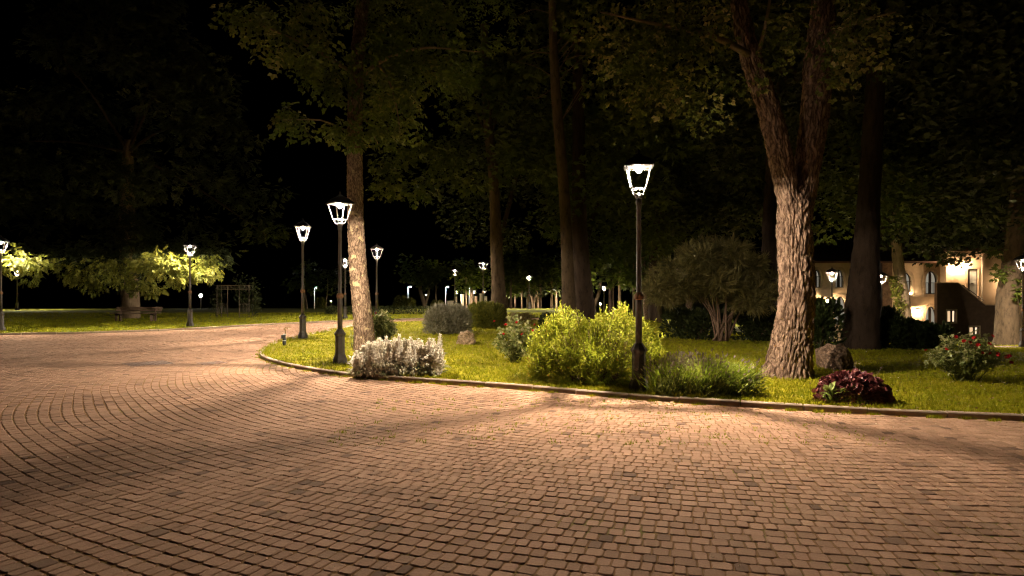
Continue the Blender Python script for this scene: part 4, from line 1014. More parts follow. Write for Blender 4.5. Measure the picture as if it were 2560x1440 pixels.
c4 = pxs(L4, Y-.7, 1.1, 8); c4 = np.vstack([c4, c4+np.random.default_rng(77).normal(0, .3, c4.shape)])
crown(T4, c4, .27, 15, pinnate(2, .95), .27, 'leaf_oak', 9, droop=.8, flat=.7)
rng = np.random.default_rng(10); hi = np.column_stack([rng.normal(gx(1950, Y), 2.0, 44), rng.normal(Y, 1.6, 44), rng.uniform(7.2, 11, 44)])
crown(T4, hi, .8, 44, pinnate(3), .34, 'leaf_oak', 11, droop=.6, name='upper_crown')

# slim maple behind the round bush, big low crown
Y = 28.5; T2 = tree_at(gx(1247, Y), Y, 'maple_tree', 'slim trunked maple with broad dim green crown behind the green bush')
trunk(T2, 'trunk', pxs([(1247, 812), (1246, 720), (1240, 600), (1237, 500), (1230, 400), (1222, 330), (1215, 200), (1210, 60)], Y), [.38, .30, .26, .23, .225, .22, .19, .15], 'bark_slim', 5, 44, 90, depth=.02, freq=(8, 3), flare=.1)
for q in ([(1222, 360), (1180, 250), (1120, 160)], [(1222, 350), (1260, 250), (1320, 180)]):
    limb(T2, pxs(q, Y), .09, .03, 'bark_dark')
rng = np.random.default_rng(12); c2 = []
while len(c2) < 105:
    x, y = rng.uniform(930, 1400), rng.uniform(-120, 520)
    low = np.interp(x, [930, 970, 1010, 1060, 1100, 1150, 1190, 1230, 1270, 1330, 1400], [420, 500, 505, 480, 440, 470, 490, 440, 420, 440, 400])
    if y < low and y > 190-abs(x-1180)*.2-rng.random()*330: c2.append(at(x, y, Y+rng.uniform(-3, 2)))
crown(T2, c2, .85, 70, palm(), .26, 'leaf_maple', 13, droop=.5, flat=.62)

# tall slim bare trunk and the thick dark trunk behind it
Y = 24.0; T3 = tree_at(gx(1424, Y), Y, 'tall_slim_tree', 'very tall slim trunk with bare reddish twigs high up, behind the golden shrub')
trunk(T3, 'trunk', pxs([(1424, 838), (1422, 760), (1417, 620), (1410, 480), (1400, 360), (1390, 240), (1384, 120), (1380, 0), (1378, -120)], Y), [.31, .245, .215, .20, .195, .185, .16, .13, .1], 'bark_slim', 6, 48, 130, depth=.016, freq=(11, 4))
rng = np.random.default_rng(14)
for i in range(16):
    y0 = rng.uniform(-20, 260); sx = rng.choice([-1, 1]); b = at(1385, y0, Y); t = at(1385+sx*rng.uniform(40, 130), y0-rng.uniform(-30, 120), Y-rng.uniform(-.5, 1.2)); m = (b+t)/2+np.array([0, 0, rng.uniform(-.3, .3)])
    limb(T3, [b, m, t], .02, .005, 'twig', 'twig', 4)
limb(T3, [at(1405, 300, Y), at(1430, 255, Y-.3), at(1485, 170, Y-.5)], .022, .005, 'twig', 'twig', 4)
limb(T3, [at(1405, 300, Y), at(1440, 250, Y-.2), at(1470, 195, Y-.5)], .018, .005, 'twig', 'twig', 4)
Y = 27.0; T3b = tree_at(gx(1456, Y), Y, 'thick_dark_tree', 'thick dark tree trunk close behind the tall slim trunk')
trunk(T3b, 'trunk', pxs([(1460, 822), (1458, 760), (1452, 650), (1448, 540), (1447, 420), (1446, 250), (1440, 60)], Y), [.52, .39, .32, .28, .26, .22, .17], 'bark_dark', 7, 44, 90, depth=.03, freq=(6, 2))
def ellip(cx, cz, Y, rx, ry, rz, n, seed, hollow=.55):
    r = np.random.default_rng(seed); u = nrm(r.normal(0, 1, (n, 3))); s = r.uniform(hollow, 1, (n, 1)); return np.array([cx, Y, cz])+u*s*np.array([rx, ry, rz])
crown(T3b, ellip(gx(1475, Y), 9.3, Y, 4.4, 3.4, 5.2, 64, 15), 1.1, 66, palm(), .34, 'leaf_maple', 16, flat=.7)

# broad dark trunk, reddish trunk, ivy trunk, right hand trunk
def big_tree(px, by, Y, path, radii, mat, name, label, ce, nclump, per, leaf, lmat, seed, tpl=None, depth=.03, rad=1.15):
    o = tree_at(gx(px, Y), Y, name, label); trunk(o, 'trunk', pxs(path, Y), radii, mat, seed, 48, 90, depth=depth, freq=(7, 2.2), flare=.12)
    top = pxs([path[-1]], Y)[0]
    if ce is not None:
        cx, cz, rx, ry, rz = ce; C = ellip(cx, cz, Y, rx, ry, rz, nclump, seed); crown(o, C, rad, int(per*1.5), tpl or palm(), leaf*.82, lmat, seed+1, flat=.7)
        r = np.random.default_rng(seed)
        for q in C[r.choice(len(C), 6)]: limb(o, [top-np.array([0, 0, 1.2]), (top+q)/2+np.array([0, 0, .5]), q], .11, .03, mat, 'limb', 7)
    return o
big_tree(2152, 872, 17.6, [(2152, 885), (2152, 850), (2158, 760), (2165, 640), (2172, 500), (2182, 330), (2190, 150), (2196, -40)], [.50, .43, .32, .275, .26, .235, .21, .16], 'bark_dark', 'broad_dark_tree', 'broad dark trunk standing in front of the building between the shrubs', (9.8, 9.3, 4.6, 3.4, 4.0), 62, 62, .28, 'leaf_dark', 201)
big_tree(1922, 850, 21.0, [(1924, 856), (1923, 780), (1922, 640), (1926, 500), (1930, 380), (1935, 200)], [.26, .24, .22, .2, .19, .15], 'bark_dark', 'reddish_trunk_tree', 'slim dark reddish trunk just left behind the forked tree', (8.3, 9.6, 4.2, 3.2, 4.2), 60, 62, .3, 'leaf_dark', 203)
IV = big_tree(2262, 840, 36.0, [(2268, 846), (2264, 800), (2258, 740), (2250, 690), (2240, 600), (2236, 480)], [.36, .31, .28, .27, .24, .18], 'bark_mid', 'ivy_clad_tree', 'ivy clad trunk lit yellow on one side before the building', (22.5, 8.4, 6.2, 3.6, 4.2), 60, 58, .36, 'leaf_maple', 205)
rng = np.random.default_rng(17); n = 560; t = rng.random(n); c = np.stack([np.interp(t, [0, .5, 1], [2262, 2252, 2243]), np.interp(t, [0, .5, 1], [825, 740, 690])], 1)
P = np.array([at(a, b, 36.0) for a, b in c])+nrm(np.column_stack([rng.normal(-.9, .5, n), rng.normal(-.5, .6, n), np.zeros(n)]))*rng.uniform(.26, .42, (n, 1))
V, F, r = scatter(oval(.8), P-np.array(IV.location), frames(np.column_stack([rng.normal(-.6, .5, n), rng.normal(-.6, .5, n), rng.normal(-.3, .4, n)]), rng), rng.uniform(.10, .2, n), rng)
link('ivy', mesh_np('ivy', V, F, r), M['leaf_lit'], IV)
RT = big_tree(2520, 860, 28.0, [(2517, 868), (2518, 800), (2519, 740), (2530, 660), (2540, 560), (2548, 430)], [.50, .42, .39, .32, .3, .22], 'bark_slim', 'stair_foot_tree', 'stout trunk at the foot of the outdoor stair, leafy tufts above', (21.8, 8.2, 5.6, 3.8, 4.6), 66, 60, .32, 'leaf_dark', 207)
crown(RT, pxs([(2505, 672), (2500, 690), (2545, 720), (2552, 700), (2548, 742), (2488, 630)], 27.6), .36, 40, palm(), .24, 'leaf_maple', 18, name='low_tuft')
# wooded backdrop trees, each its own trunk and crown
TPX = {1300: 1243, 1555: 1458, 1700: 1632, 1830: 1925, 2060: 1986, 2360: 2165, 2470: 2531, 2560: 2640}
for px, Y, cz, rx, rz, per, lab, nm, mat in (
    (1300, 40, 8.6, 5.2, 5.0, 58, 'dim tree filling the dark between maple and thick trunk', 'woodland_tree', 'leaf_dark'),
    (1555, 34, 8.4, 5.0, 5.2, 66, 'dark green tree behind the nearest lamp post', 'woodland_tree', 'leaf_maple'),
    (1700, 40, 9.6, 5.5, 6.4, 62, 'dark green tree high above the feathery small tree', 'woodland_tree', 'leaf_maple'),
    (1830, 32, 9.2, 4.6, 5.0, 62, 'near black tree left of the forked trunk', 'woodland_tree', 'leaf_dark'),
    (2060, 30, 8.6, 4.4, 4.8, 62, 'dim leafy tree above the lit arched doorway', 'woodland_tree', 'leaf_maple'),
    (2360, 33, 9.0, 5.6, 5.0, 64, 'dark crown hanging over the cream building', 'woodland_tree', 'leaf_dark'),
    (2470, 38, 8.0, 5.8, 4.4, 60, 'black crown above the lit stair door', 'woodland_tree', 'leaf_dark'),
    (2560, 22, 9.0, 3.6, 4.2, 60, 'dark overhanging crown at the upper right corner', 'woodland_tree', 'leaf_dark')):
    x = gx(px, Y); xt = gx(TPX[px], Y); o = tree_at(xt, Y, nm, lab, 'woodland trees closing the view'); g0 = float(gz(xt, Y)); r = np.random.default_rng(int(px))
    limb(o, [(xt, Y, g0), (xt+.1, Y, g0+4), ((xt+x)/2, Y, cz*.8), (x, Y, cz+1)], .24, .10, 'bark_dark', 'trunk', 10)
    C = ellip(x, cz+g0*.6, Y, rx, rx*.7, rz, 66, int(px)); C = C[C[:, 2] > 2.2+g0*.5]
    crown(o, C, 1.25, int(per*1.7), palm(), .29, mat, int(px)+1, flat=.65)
# big tree on the far lawn, skirts lit from below
Y = 36.5; BT = tree_at(gx(326, Y), Y, 'broad_lawn_tree', 'huge dark spreading tree on the left lawn with lamp lit drooping skirts')
trunk(BT, 'trunk', pxs([(326, 800), (326, 760), (324, 700), (320, 640), (318, 520), (320, 350)], Y), [.50, .44, .42, .40, .34, .2], 'bark_mid', 9, 44, 70, depth=.03, freq=(6, 2))
rng = np.random.default_rng(19); C = []
while len(C) < 150:
    z = rng.uniform(4.6, 19); R = np.interp(z, [4.4, 6.5, 10, 14, 17, 19.5], [8.2, 8.4, 7.2, 5.4, 3.6, 1.2]); a = rng.random()*6.283; q = R*math.sqrt(rng.uniform(.25, 1))
    C.append((gx(322, Y)+math.cos(a)*q, Y+math.sin(a)*q*.85, z))
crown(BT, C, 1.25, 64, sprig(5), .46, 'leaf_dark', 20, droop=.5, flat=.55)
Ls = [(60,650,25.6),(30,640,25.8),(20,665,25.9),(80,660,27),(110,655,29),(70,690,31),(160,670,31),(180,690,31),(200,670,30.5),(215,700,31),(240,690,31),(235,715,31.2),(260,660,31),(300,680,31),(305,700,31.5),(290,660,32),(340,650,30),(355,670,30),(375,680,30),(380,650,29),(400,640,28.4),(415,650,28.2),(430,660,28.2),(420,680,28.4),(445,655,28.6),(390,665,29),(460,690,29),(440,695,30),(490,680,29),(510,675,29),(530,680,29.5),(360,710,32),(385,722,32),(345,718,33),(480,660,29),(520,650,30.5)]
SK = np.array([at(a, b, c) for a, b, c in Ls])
crown(BT, SK, .55, 52, sprig(5), .30, 'leaf_lit', 21, droop=.9, flat=.7, name='drooping_skirt')  # brighter leaf colour than the crown, stands in for lamplight
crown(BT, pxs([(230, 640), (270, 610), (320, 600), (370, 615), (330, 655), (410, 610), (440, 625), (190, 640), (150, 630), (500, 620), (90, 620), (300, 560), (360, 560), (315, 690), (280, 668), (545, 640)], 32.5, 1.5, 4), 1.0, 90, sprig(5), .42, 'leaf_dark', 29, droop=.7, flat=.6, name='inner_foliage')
for q in C[::29]: limb(BT, [at(320, 380, Y), (at(320, 380, Y)+np.array(q))/2+np.array([0, 0, .3]), q], .10, .03, 'bark_dark', 'limb', 6)
# feathery multi stemmed small tree
Y = 19.6; FT = tree_at(gx(1802, Y), Y, 'feathery_tree', 'small feathery many stemmed tree with rounded olive crown behind the lavender')
rng = np.random.default_rng(22); tops = []
for i in range(17):
    px = rng.uniform(1665, 1915); py = rng.uniform(640, 745); t = at(px, py, Y+rng.uniform(-.9, .9)); tops.append(t)
    b = at(1802+rng.normal(0, 9), 852, Y+rng.normal(0, .08)); m = b+(t-b)*.45+np.array([(t-b)[0]*-.06, 0, .12]); limb(FT, [b, m, t], rng.uniform(.025, .045), .01, 'twig', 'stem', 6)
C = []
while len(C) < 120:
    px, py = rng.uniform(1640, 1930), rng.uniform(612, 775)
    lo = np.interp(px, [1640, 1680, 1720, 1780, 1850, 1900, 1930], [740, 745, 735, 730, 755, 770, 740]); hi_ = np.interp(px, [1640, 1690, 1760, 1820, 1880, 1930], [700, 650, 615, 612, 640, 700])
    if hi_ < py < lo: C.append(at(px, py, Y+rng.uniform(-1.2, 1.2)))
crown(FT, C, .33, 46, tuft(9, .06, .6, 11), .34, 'leaf_broom', 23, droop=.1, flat=.8)
# far trees in the park: pale or dark trunks with crowns
FAR = [(1061, 729, 761, 9, 104, 'forked grey trunk right of the brightest pole light', 'bark_mid', 10), (1090, 724, 763, 2.5, 98, 'thin reddish trunk left of the stone wall', 'bark_mid', 0),
 (1165, 730, 763, 4, 110, 'thin leaning trunk left of the bent lit trunk', 'bark_pale', 0), (1179, 724, 762, 7, 116, 'bent pale trunk glowing beside a far lamp', 'bark_pale', 0),
 (1277, 738, 764, 6, 90, 'grey trunk first right of the slim maple trunk', 'bark_mid', 0), (1268, 730, 764, 4, 94, 'dark thin trunk hugging the slim maple trunk', 'bark_dark', 0),
 (1288, 732, 763, 3.5, 97, 'thin dark trunk second right of the maple', 'bark_dark', 0), (1305, 735, 764, 4, 95, 'thin trunk left of the sunken lawn lamp', 'bark_mid', 0),
 (1320, 722, 766, 6, 93, 'pale trunk directly behind the sunken lawn lamp', 'bark_pale', 0), (1334, 724, 767, 6, 97, 'brightest pale trunk right of the sunken lawn lamp', 'bark_pale', 8),
 (1344, 735, 766, 5, 99, 'pale trunk narrowing downward beside the brightest one', 'bark_pale', 0), (1351, 730, 767, 5, 92, 'leaning brown trunk right of the lit pair', 'bark_mid', 0),
 (1379, 726, 762, 6, 96, 'pale trunk close to the left of the thick dark trunk', 'bark_pale', 0), (1391, 724, 764, 5, 101, 'thin lit trunk touching the thick dark trunk', 'bark_pale', 0),
 (1484, 722, 773, 13, 70, 'forked grey trunk right of the thick dark trunk', 'bark_mid', 12), (1526, 718, 776, 9, 68, 'straight dark trunk with a lit rim further right', 'bark_dark', 0),
 (1533, 714, 766, 4, 86, 'reddish lit thin trunk behind the straight dark one', 'bark_pale', 0), (1549, 720, 778, 8, 66, 'leaning grey trunk left of the nearest lamp post', 'bark_mid', 0),
 (1584, 730, 786, 5, 56, 'curved pale trunk just left of the nearest lamp post', 'bark_mid', 0), (1616, 707, 786, 12, 56, 'brilliantly lit trunk just right of the nearest lamp post', 'bark_pale', 6),
 (1643, 742, 786, 24, 60, 'wide dim trunk behind the feathery small tree', 'bark_mid', 0), (1632, 600, 790, 20, 48, 'dark reddish trunk rising behind the brilliantly lit one', 'bark_dark', 0),
 (1718, 726, 788, 18, 54, 'lit leaning trunk seen under the feathery small tree', 'bark_pale', -8),
 (767, 728, 760, 4, 120, 'faint curved trunk between two left lamp posts', 'bark_mid', 6), (814, 728, 760, 3, 122, 'faint lit trunk left of the leaning pale tree', 'bark_pale', -5)]
for i, (px, ty, by, w, Y, lab, bm_, lean) in enumerate(FAR):
    x = gx(px, Y); r = np.random.default_rng(300+i); g0 = float(gz(x, Y))
    o = tree_at(x, Y, 'park_tree', lab, 'far trees of the park'); rr = w*Y/F0/2; top = 1.6+(728-ty)*Y/F0
    k = lean*Y/F0; P = [(x, Y, g0), (x-k*.3, Y, g0+(top-g0)*.45), (x-k*1.0, Y, top), (x-k*1.1, Y, top+2.5)]
    V, F = trunk_mesh(np.array(P)-np.array(o.location), [rr*1.25, rr, rr*.92, rr*.8], 12, 16, i, depth=.03, freq=(4, 1.2)); link('trunk', mesh_np('trunk', V, F, None, True), M[bm_], o)
    if lean > 7: limb(o, [(x, Y, g0+.6), (x+rr*2.2, Y, g0+2.5), (x+rr*3, Y, top+2)], rr*.8, rr*.5, bm_, 'limb', 8)
    rad = r.uniform(2.6, 4.2); C = ellip(x-k, top+rad*.75, Y, rad*1.25, rad, rad, 22, 400+i, .3); C = C[C[:, 2] > top-.3]
    crown(o, C, 1.2, 26, palm(), .6, r.choice(['leaf_dark', 'leaf_maple']), 500+i, flat=.65)
for px, Y, w, h, lab in ((1003, 100, 2.6, 1.9, 'lit bush at the far lawn edge, left of the pole light'), (1026, 98, 3.0, 1.5, 'lit bush right below the brightest pole light'), (1094, 96, 1.8, 1.1, 'small lit bush by the thin reddish trunk'), (803, 118, 2.4, 2.0, 'dim yellow bush far left of the leaning pale trunk')):
    mound(px, Y, w, h, lab, 'leaf_lit', int(px), 700, rhomb(.6), .3, 'far_bush', 'shrub')
# ------------------------------------------------------------------ building and outdoor stair
def wall_holes(name, x0, x1, z0, z1, holes, Y, th, mat, parent):
    pts = [Vector((x0, z0)), Vector((x1, z0)), Vector((x1, z1)), Vector((x0, z1))]; edges = [(0,1),(1,2),(2,3),(3,0)]
    for h in holes:
        b = len(pts); pts += [Vector(p) for p in h]; edges += [(b+i, b+(i+1) % len(h)) for i in range(len(h))]
    for a in np.arange(x0+.7, x1-.2, .9):
        for b in np.arange(z0+.6, z1-.2, .9): pts.append(Vector((a, b)))
    v, e, f, *_ = delaunay_2d_cdt(pts, edges, [], 1, 1e-5); v = np.array([(p.x, p.y) for p in v]); f = np.array([t for t in f if len(t) == 3]); c = v[f].mean(1)
    keep = np.ones(len(f), bool)
    for h in holes: keep &= ~inpoly(np.asarray(h), c[:, 0], c[:, 1])
    m = MB(); V3 = np.column_stack([v[:, 0], np.full(len(v), Y), v[:, 1]]); m.add(V3, f[keep])
    m.add(V3+np.array([0, th, 0]), f[keep][:, ::-1])
    for h in list(holes)+[[(x0, z0), (x1, z0), (x1, z1), (x0, z1)]]:
        k = len(h); a = np.array([(p[0], Y, p[1]) for p in h]+[(p[0], Y+th, p[1]) for p in h]); m.add(a, [(i, (i+1) % k, k+(i+1) % k, k+i) for i in range(k)])
    return m.build(name, M[mat], parent)
def arch(cx, z0, w, zs, za, n=7):
    """pointed arch opening: half width w, springing zs, apex za"""
    p = [(cx-w, z0), (cx+w, z0)]
    for i in range(n): t = i/(n-1); p.append((cx+w*math.cos(t*math.pi/2)**.8 if i < n-1 else cx, zs+(za-zs)*math.sin(t*math.pi/2)))
    q = [(2*cx-a, b) for a, b in p[2:-1]][::-1]
    return p+q
def offs(poly, d):
    P = np.asarray(poly); c = P.mean(0); out = []
    n = len(P)
    for i in range(n):
        a, b, e = P[i-1], P[i], P[(i+1) % n]; t1 = (b-a)/(np.linalg.norm(b-a)+1e-9); t2 = (e-b)/(np.linalg.norm(e-b)+1e-9)
        nn = np.array([t1[1]+t2[1], -t1[0]-t2[0]]); nn /= np.linalg.norm(nn)+1e-9
        if np.dot(nn, b-c) < 0: nn = -nn
        out.append(b+nn*d)
    return np.array(out)
def ring(inner, outer, Y0, Y1):
    k = len(inner); V = [(p[0], Y0, p[1]) for p in outer]+[(p[0], Y0, p[1]) for p in inner]+[(p[0], Y1, p[1]) for p in outer]+[(p[0], Y1, p[1]) for p in inner]
    F = []
    for i in range(k):
        j = (i+1) % k; F += [(i, j, k+j, k+i), (2*k+i, i+0, j, 2*k+j)][:1]; F += [(k+i, k+j, 3*k+j, 3*k+i), (i, 2*k+i, 2*k+j, j), (2*k+i, 3*k+i, 3*k+j, 2*k+j)]
    return V, F
YB = 47.0
def bx_(px): return gx(px, YB)
def bz_(py): return 1.6-(py-728)*YB/F0
BD = empty('manor_building', (bx_(2200), YB, 0), 0, 'cream two storey building with pointed arch windows behind the trees', 'building')
def rel(poly): return [(x-bx_(2200), z) for x, z in poly]
def px_arch(pl, pr, ptop, pbot, spring):
    return rel(arch((bx_(pl)+bx_(pr))/2, bz_(pbot), (bx_(pr)-bx_(pl))/2, bz_(spring), bz_(ptop)))
ops = {'u1': px_arch(2253, 2279, 682, 731, 705), 'u2': px_arch(2313, 2344, 678, 735, 705), 'u0': px_arch(2030, 2052, 674, 719, 698), 'u00': px_arch(2088, 2109, 674, 719, 698),
       'l2': px_arch(2313, 2343, 766, 846, 800), 'l1': px_arch(2252, 2277, 766, 846, 800), 'l0': px_arch(2086, 2116, 741, 812, 772), 'l00': px_arch(2020, 2045, 741, 812, 772)}
X0, X1 = bx_(2000)-bx_(2200), bx_(2366)-bx_(2200)
sx0, sx1 = bx_(2152)-bx_(2200), bx_(2227)-bx_(2200)
wz0, wz1 = -2.6, bz_(658)
wall_holes('wall', X0, sx0-.002, wz0, wz1, [ops[k] for k in ('u0', 'u00', 'l0', 'l00')], 0, .4, 'plaster', BD)
wall_holes('wall', sx1+.002, X1, wz0, wz1, [ops[k] for k in ('u1', 'u2', 'l1', 'l2')], 0, .4, 'plaster', BD)
wall_holes('stone_wall', sx0, sx1, wz0, wz1, [], -.18, .6, 'rubble', BD)
MB().box((X0, -.5, wz1+.002), (X1, .5, wz1+.14)).build('eaves', M['rooftile'], BD)
MB().add([(X0, -.6, wz1+.142), (X1, -.6, wz1+.142), (X1, 5, wz1+2.0), (X0, 5, wz1+2.0), (X0, 5, wz1+.142), (X1, 5, wz1+.142)], [(0,1,2,3), (3,2,5,4), (0,3,4), (1,5,2)]).build('roof', M['rooftile'], BD)
MB().box((sx1-.9, -.30, wz0), (sx1-.78, -.19, wz1)).build('drainpipe', M['darkframe'], BD)
MB().box((sx1+.002, -.04, bz_(742)), (X1, -.001, bz_(737))).build('string_course', M['trim'], BD)
MB().box((X0, -.04, bz_(724)), (sx0-.002, -.001, bz_(719))).build('string_course', M['trim'], BD)
for k, o in ops.items():
    up = k[0] == 'u'; P = np.array(o)
    V, F = ring(o, offs(o, .20), -.05, .02); MB().add(V, F).build('arch_surround', M['trim'], BD)
    V, F = ring(offs(o, -.07), offs(o, .0-.002), .16, .24); fr = MB().add(V, F)
    cx = (P[:, 0].min()+P[:, 0].max())/2; z0, z1 = P[:, 1].min(), P[:, 1].max(); fr.box((cx-.09, .15, z0), (cx+.09, .25, z1-.15))
    if up:
        for j in range(9):
            x = P[0][0]+.07+(P[1][0]-P[0][0]-.14)*j/8; fr.box((x-.01, .05, z0+.03), (x+.01, .07, z0+.8))
        fr.box((P[0][0], .04, z0+.8), (P[1][0], .08, z0+.84))
    w = fr.build('window', M['darkframe'], BD)
    for sgn in (-1, 1):
        Q = offs(o, -.07); Q = np.array([(cx+sgn*max(.09, sgn*(x-cx)), z) for x, z in Q]); V = [(x, .20, z) for x, z in Q]
        MB().add(V, [tuple(range(len(V)))]).build('pane', M['dim_pane'], w)
def sconce(parent, x, y, z, s=1.0):
    f = MB().box((x-.03, y+.06, z-.05), (x+.03, y+.25, z-.02)).add(np.array(lathe([(.15, 0), (.11, .05), (.02, .11)], square=True)[0])*s+np.array([x, y, z+.10*s]), lathe([(.15, 0), (.11, .05), (.02, .11)], square=True)[1])
    for k in range(4):
        a = math.pi/4+k*math.pi/2; f.tube([(x+.07*s*math.cos(a), y+.07*s*math.sin(a), z-.14*s), (x+.13*s*math.cos(a), y+.13*s*math.sin(a), z+.10*s)], .007, 4)
    f.box((x-.05*s, y-.05*s, z-.16*s), (x+.05*s, y+.05*s, z-.14*s))
    w = f.build('wall_lamp', M['iron'], parent)
    bm = bmesh.new(); bmesh.ops.create_icosphere(bm, subdivisions=2, radius=.085*s); me = bpy.data.meshes.new('bulb'); bm.to_mesh(me); bm.free()
    link('bulb', me, M['sconce_glow'], w, (x, y, z-.01)); return w
sconce(BD, bx_(2066)-bx_(2200), -.3, bz_(752), 1.3)
sconce(BD, bx_(2288)-bx_(2200), -.3, bz_(776), 1.1)
sp = MB().box((bx_(2272)-bx_(2200)-.1, -.25, bz_(737)), (bx_(2272)-bx_(2200)+.1, -.05, bz_(735))).build('floodlight', M['iron'], BD)
bm = bmesh.new(); bmesh.ops.create_icosphere(bm, subdivisions=2, radius=.07); me = bpy.data.meshes.new('lens'); bm.to_mesh(me); bm.free(); link('lens', me, M['small_glow'], sp, (bx_(2272)-bx_(2200), -.2, bz_(734)))
# projecting lit wing with the upper door
YW = 46.3
wx = lambda p: gx(p, YW)-gx(2460, YW)
wz = lambda p: 1.6-(p-728)*YW/F0
WG = empty('lit_wing', (gx(2460, YW), YW, 0), 0, 'brightly lit wing of the building with an upper door above the stair', 'building')
dh = [(wx(2418), wz(748)), (wx(2446), wz(748)), (wx(2446), wz(672)), (wx(2418), wz(672))]
wall_holes('wall', wx(2365), wx(2640), -2.5, wz(628), [dh], 0, .4, 'plaster2', WG)
MB().box((wx(2365)-.001, .402, -2.5), (wx(2365)+.35, 1.2, wz(628))).build('side_wall', M['plaster2'], WG)
MB().box((wx(2360), -.5, wz(628)+.002), (wx(2645), 4.5, wz(628)+.2)).build('roof', M['rooftile'], WG)
fo = offs(dh, .16); V, F = ring(dh, fo, -.05, .02); MB().add(V, F).build('door_surround', M['trim'], WG)
V, F = ring(offs(dh, -.09), offs(dh, -.002), .10, .2); dr = MB().add(V, F).box((wx(2426)-.1, .1, wz(748)), (wx(2426)+.02, .19, wz(674))).build('door_frame', M['darkframe'], WG)
lf = MB().box((wx(2427), .12, wz(747)), (wx(2445), .17, wz(675))).build('door', M['door_white'], WG); MB().box((wx(2428)+.05, .05, wz(709)), (wx(2428)+.2, .118, wz(707))).build('handle', M['iron'], lf)
MB().tube([(wx(2453), -.08, -1.5), (wx(2453), -.08, wz(640))], .05, 8).build('drainpipe', M['metal_pale'], WG)
sconce(WG, wx(2388), -.3, wz(668), 1.4); sconce(WG, wx(2412), -.3, wz(660), 1.0); sconce(WG, wx(2520), -.3, wz(708), 1.1)
# outdoor stair
YS = 44.0
s_x = lambda p: gx(p, YS)-gx(2420, YS)
s_z = lambda p: 1.6-(p-728)*YS/F0
ST = empty('outdoor_stair', (gx(2420, YS), YS, 0), 0, 'outdoor stair with shaded wall descending from the upper door, two small lit windows', 'staircase')
w1 = [(s_x(2368), s_z(806)), (s_x(2390), s_z(806)), (s_x(2390), s_z(776)), (s_x(2368), s_z(776))]
w2 = [(s_x(2423), s_z(842)), (s_x(2448), s_z(842)), (s_x(2448), s_z(817)), (s_x(2423), s_z(817))]
prof = [(s_x(2343), -2.4), (s_x(2508), -2.4), (s_x(2508), s_z(772)), (s_x(2490), s_z(764)), (s_x(2464), s_z(764)), (s_x(2395), s_z(708)), (s_x(2343), s_z(708))]
pts = [Vector(p) for p in prof]; edges = [(i, (i+1) % len(prof)) for i in range(len(prof))]
for h in (w1, w2):
    b = len(pts); pts += [Vector(p) for p in h]; edges += [(b+i, b+(i+1) % 4) for i in range(4)]
v, e, f, *_ = delaunay_2d_cdt(pts, edges, [], 1, 1e-5); v = np.array([(p.x, p.y) for p in v]); f = np.array([t for t in f if len(t) == 3]); c = v[f].mean(1)
f = f[~inpoly(np.array(w1), c[:, 0], c[:, 1]) & ~inpoly(np.array(w2), c[:, 0], c[:, 1])]
m = MB(); V3 = np.column_stack([v[:, 0], np.zeros(len(v)), v[:, 1]]); m.add(V3, f); m.add(V3+np.array([0, .3, 0]), f[:, ::-1])
for h in (prof, w1, w2):
    k = len(h); a = np.array([(p[0], 0, p[1]) for p in h]+[(p[0], .3, p[1]) for p in h]); m.add(a, [(i, (i+1) % k, k+(i+1) % k, k+i) for i in range(k)])
m.build('parapet_wall', M['stairwall'], ST)
cp = prof[2:]; m = MB()
for a, b in zip(cp[:-1], cp[1:]):
    m.add([(a[0], -.04, a[1]+.003), (b[0], -.04, b[1]+.003), (b[0], -.04, b[1]+.06), (a[0], -.04, a[1]+.06), (a[0], .36, a[1]+.003), (b[0], .36, b[1]+.003), (b[0], .36, b[1]+.06), (a[0], .36, a[1]+.06)], [(0,1,2,3), (4,7,6,5), (3,2,6,7), (0,4,5,1), (0,3,7,4), (1,5,6,2)])
m.build('coping', M['trim'], ST)
n = 12
for i in range(n):
    x0 = s_x(2395)+(s_x(2475)-s_x(2395))*i/n; x1 = s_x(2395)+(s_x(2475)-s_x(2395))*(i+1)/n; z = s_z(728)-(s_z(728)-s_z(790))*(i+1)/n
    MB().box((x0, .302, -2.3), (x1-.002, 1.75, z)).build('step', M['trim'], ST)
MB().box((gx(2347, YS+1.8)-gx(2420, YS), .302, -2.3), (s_x(2395)-.002, 1.75, s_z(728))).build('landing', M['trim'], ST)
a0, a1 = s_x(2395), s_x(2500)
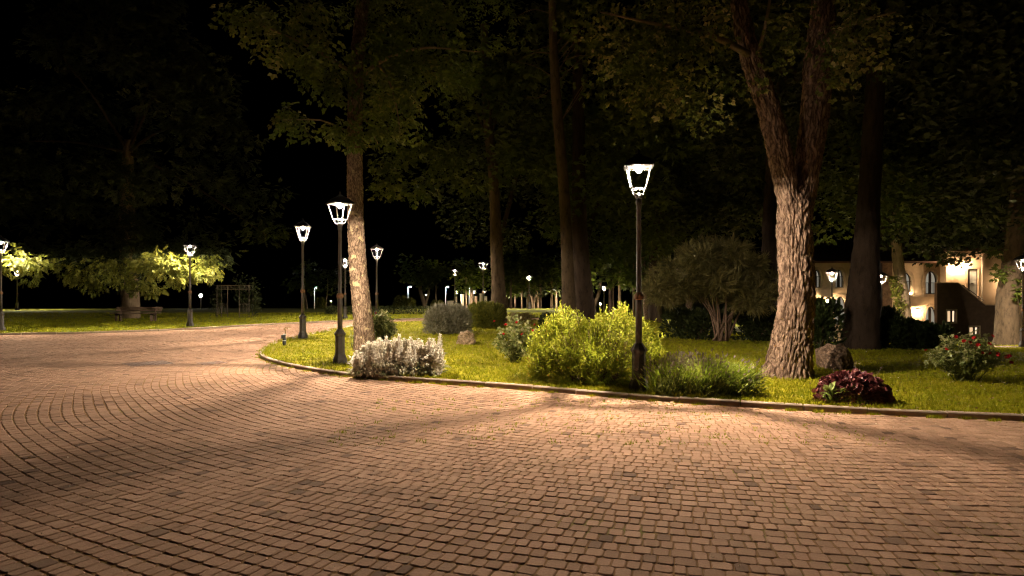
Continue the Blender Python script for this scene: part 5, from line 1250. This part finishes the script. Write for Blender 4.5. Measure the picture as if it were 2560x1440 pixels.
MB().add([(a0, 1.76, -2.3), (a1, 1.76, -2.3), (a1, 1.76, s_z(772)), (a0, 1.76, s_z(704)), (a0, 1.90, -2.3), (a1, 1.90, -2.3), (a1, 1.90, s_z(772)), (a0, 1.90, s_z(704))], [(0,1,2,3), (7,6,5,4), (3,2,6,7), (0,3,7,4), (1,5,6,2)]).build('inner_parapet', M['plaster2'], ST)
MB().tube([(s_x(2450), 1.7, s_z(712)), (s_x(2505), 1.7, s_z(752))], .035, 6).tube([(s_x(2450), 1.7, s_z(740)), (s_x(2450), 1.7, s_z(712))], .03, 6).build('handrail', M['iron'], ST)
for h, mat in ((w1, 'lit_pane'), (w2, 'lit_pane')):
    V, F = ring(offs(h, -.05), offs(h, -.002), .1, .18); cx = h[0][0]+(h[1][0]-h[0][0])*.62; fr = MB().add(V, F).box((cx-.08, .09, h[0][1]), (cx+.04, .19, h[2][1])).build('window', M['darkframe'], ST)
    V, F = ring(h, offs(h, .12), -.03, .02); MB().add(V, F).build('window_surround', M['trim'], ST)
    MB().add([(h[0][0]+.05, .14, h[0][1]+.05), (cx-.08, .14, h[0][1]+.05), (cx-.08, .14, h[2][1]-.05), (h[0][0]+.05, .14, h[2][1]-.05)], [(0,1,2,3)]).build('pane', M['lit_pane'], fr)
    MB().add([(cx+.04, .14, h[0][1]+.05), (h[1][0]-.05, .14, h[0][1]+.05), (h[1][0]-.05, .14, h[2][1]-.05), (cx+.04, .14, h[2][1]-.05)], [(0,1,2,3)]).build('pane', M['lit_pane_bright'], fr)
# small warm lights far among the trees
for px, py, Y, lab in ((1501, 760, 78, 'small warm ground light glowing among the far trees'), ):
    x = gx(px, Y); z = 1.6-(py-728)*Y/F0; g0 = float(gz(x, Y))+.05; o = empty('ground_light', (x, Y, g0), 0, lab, 'garden light')
    MB().add(*lathe([(.08, 0), (.06, max(.1, z-g0-.1))], 8)).build('post', M['iron'], o)
    bm = bmesh.new(); bmesh.ops.create_icosphere(bm, subdivisions=1, radius=.12); me = bpy.data.meshes.new('globe'); bm.to_mesh(me); bm.free(); link('globe', me, M['small_glow'], o, (0, 0, z-g0))
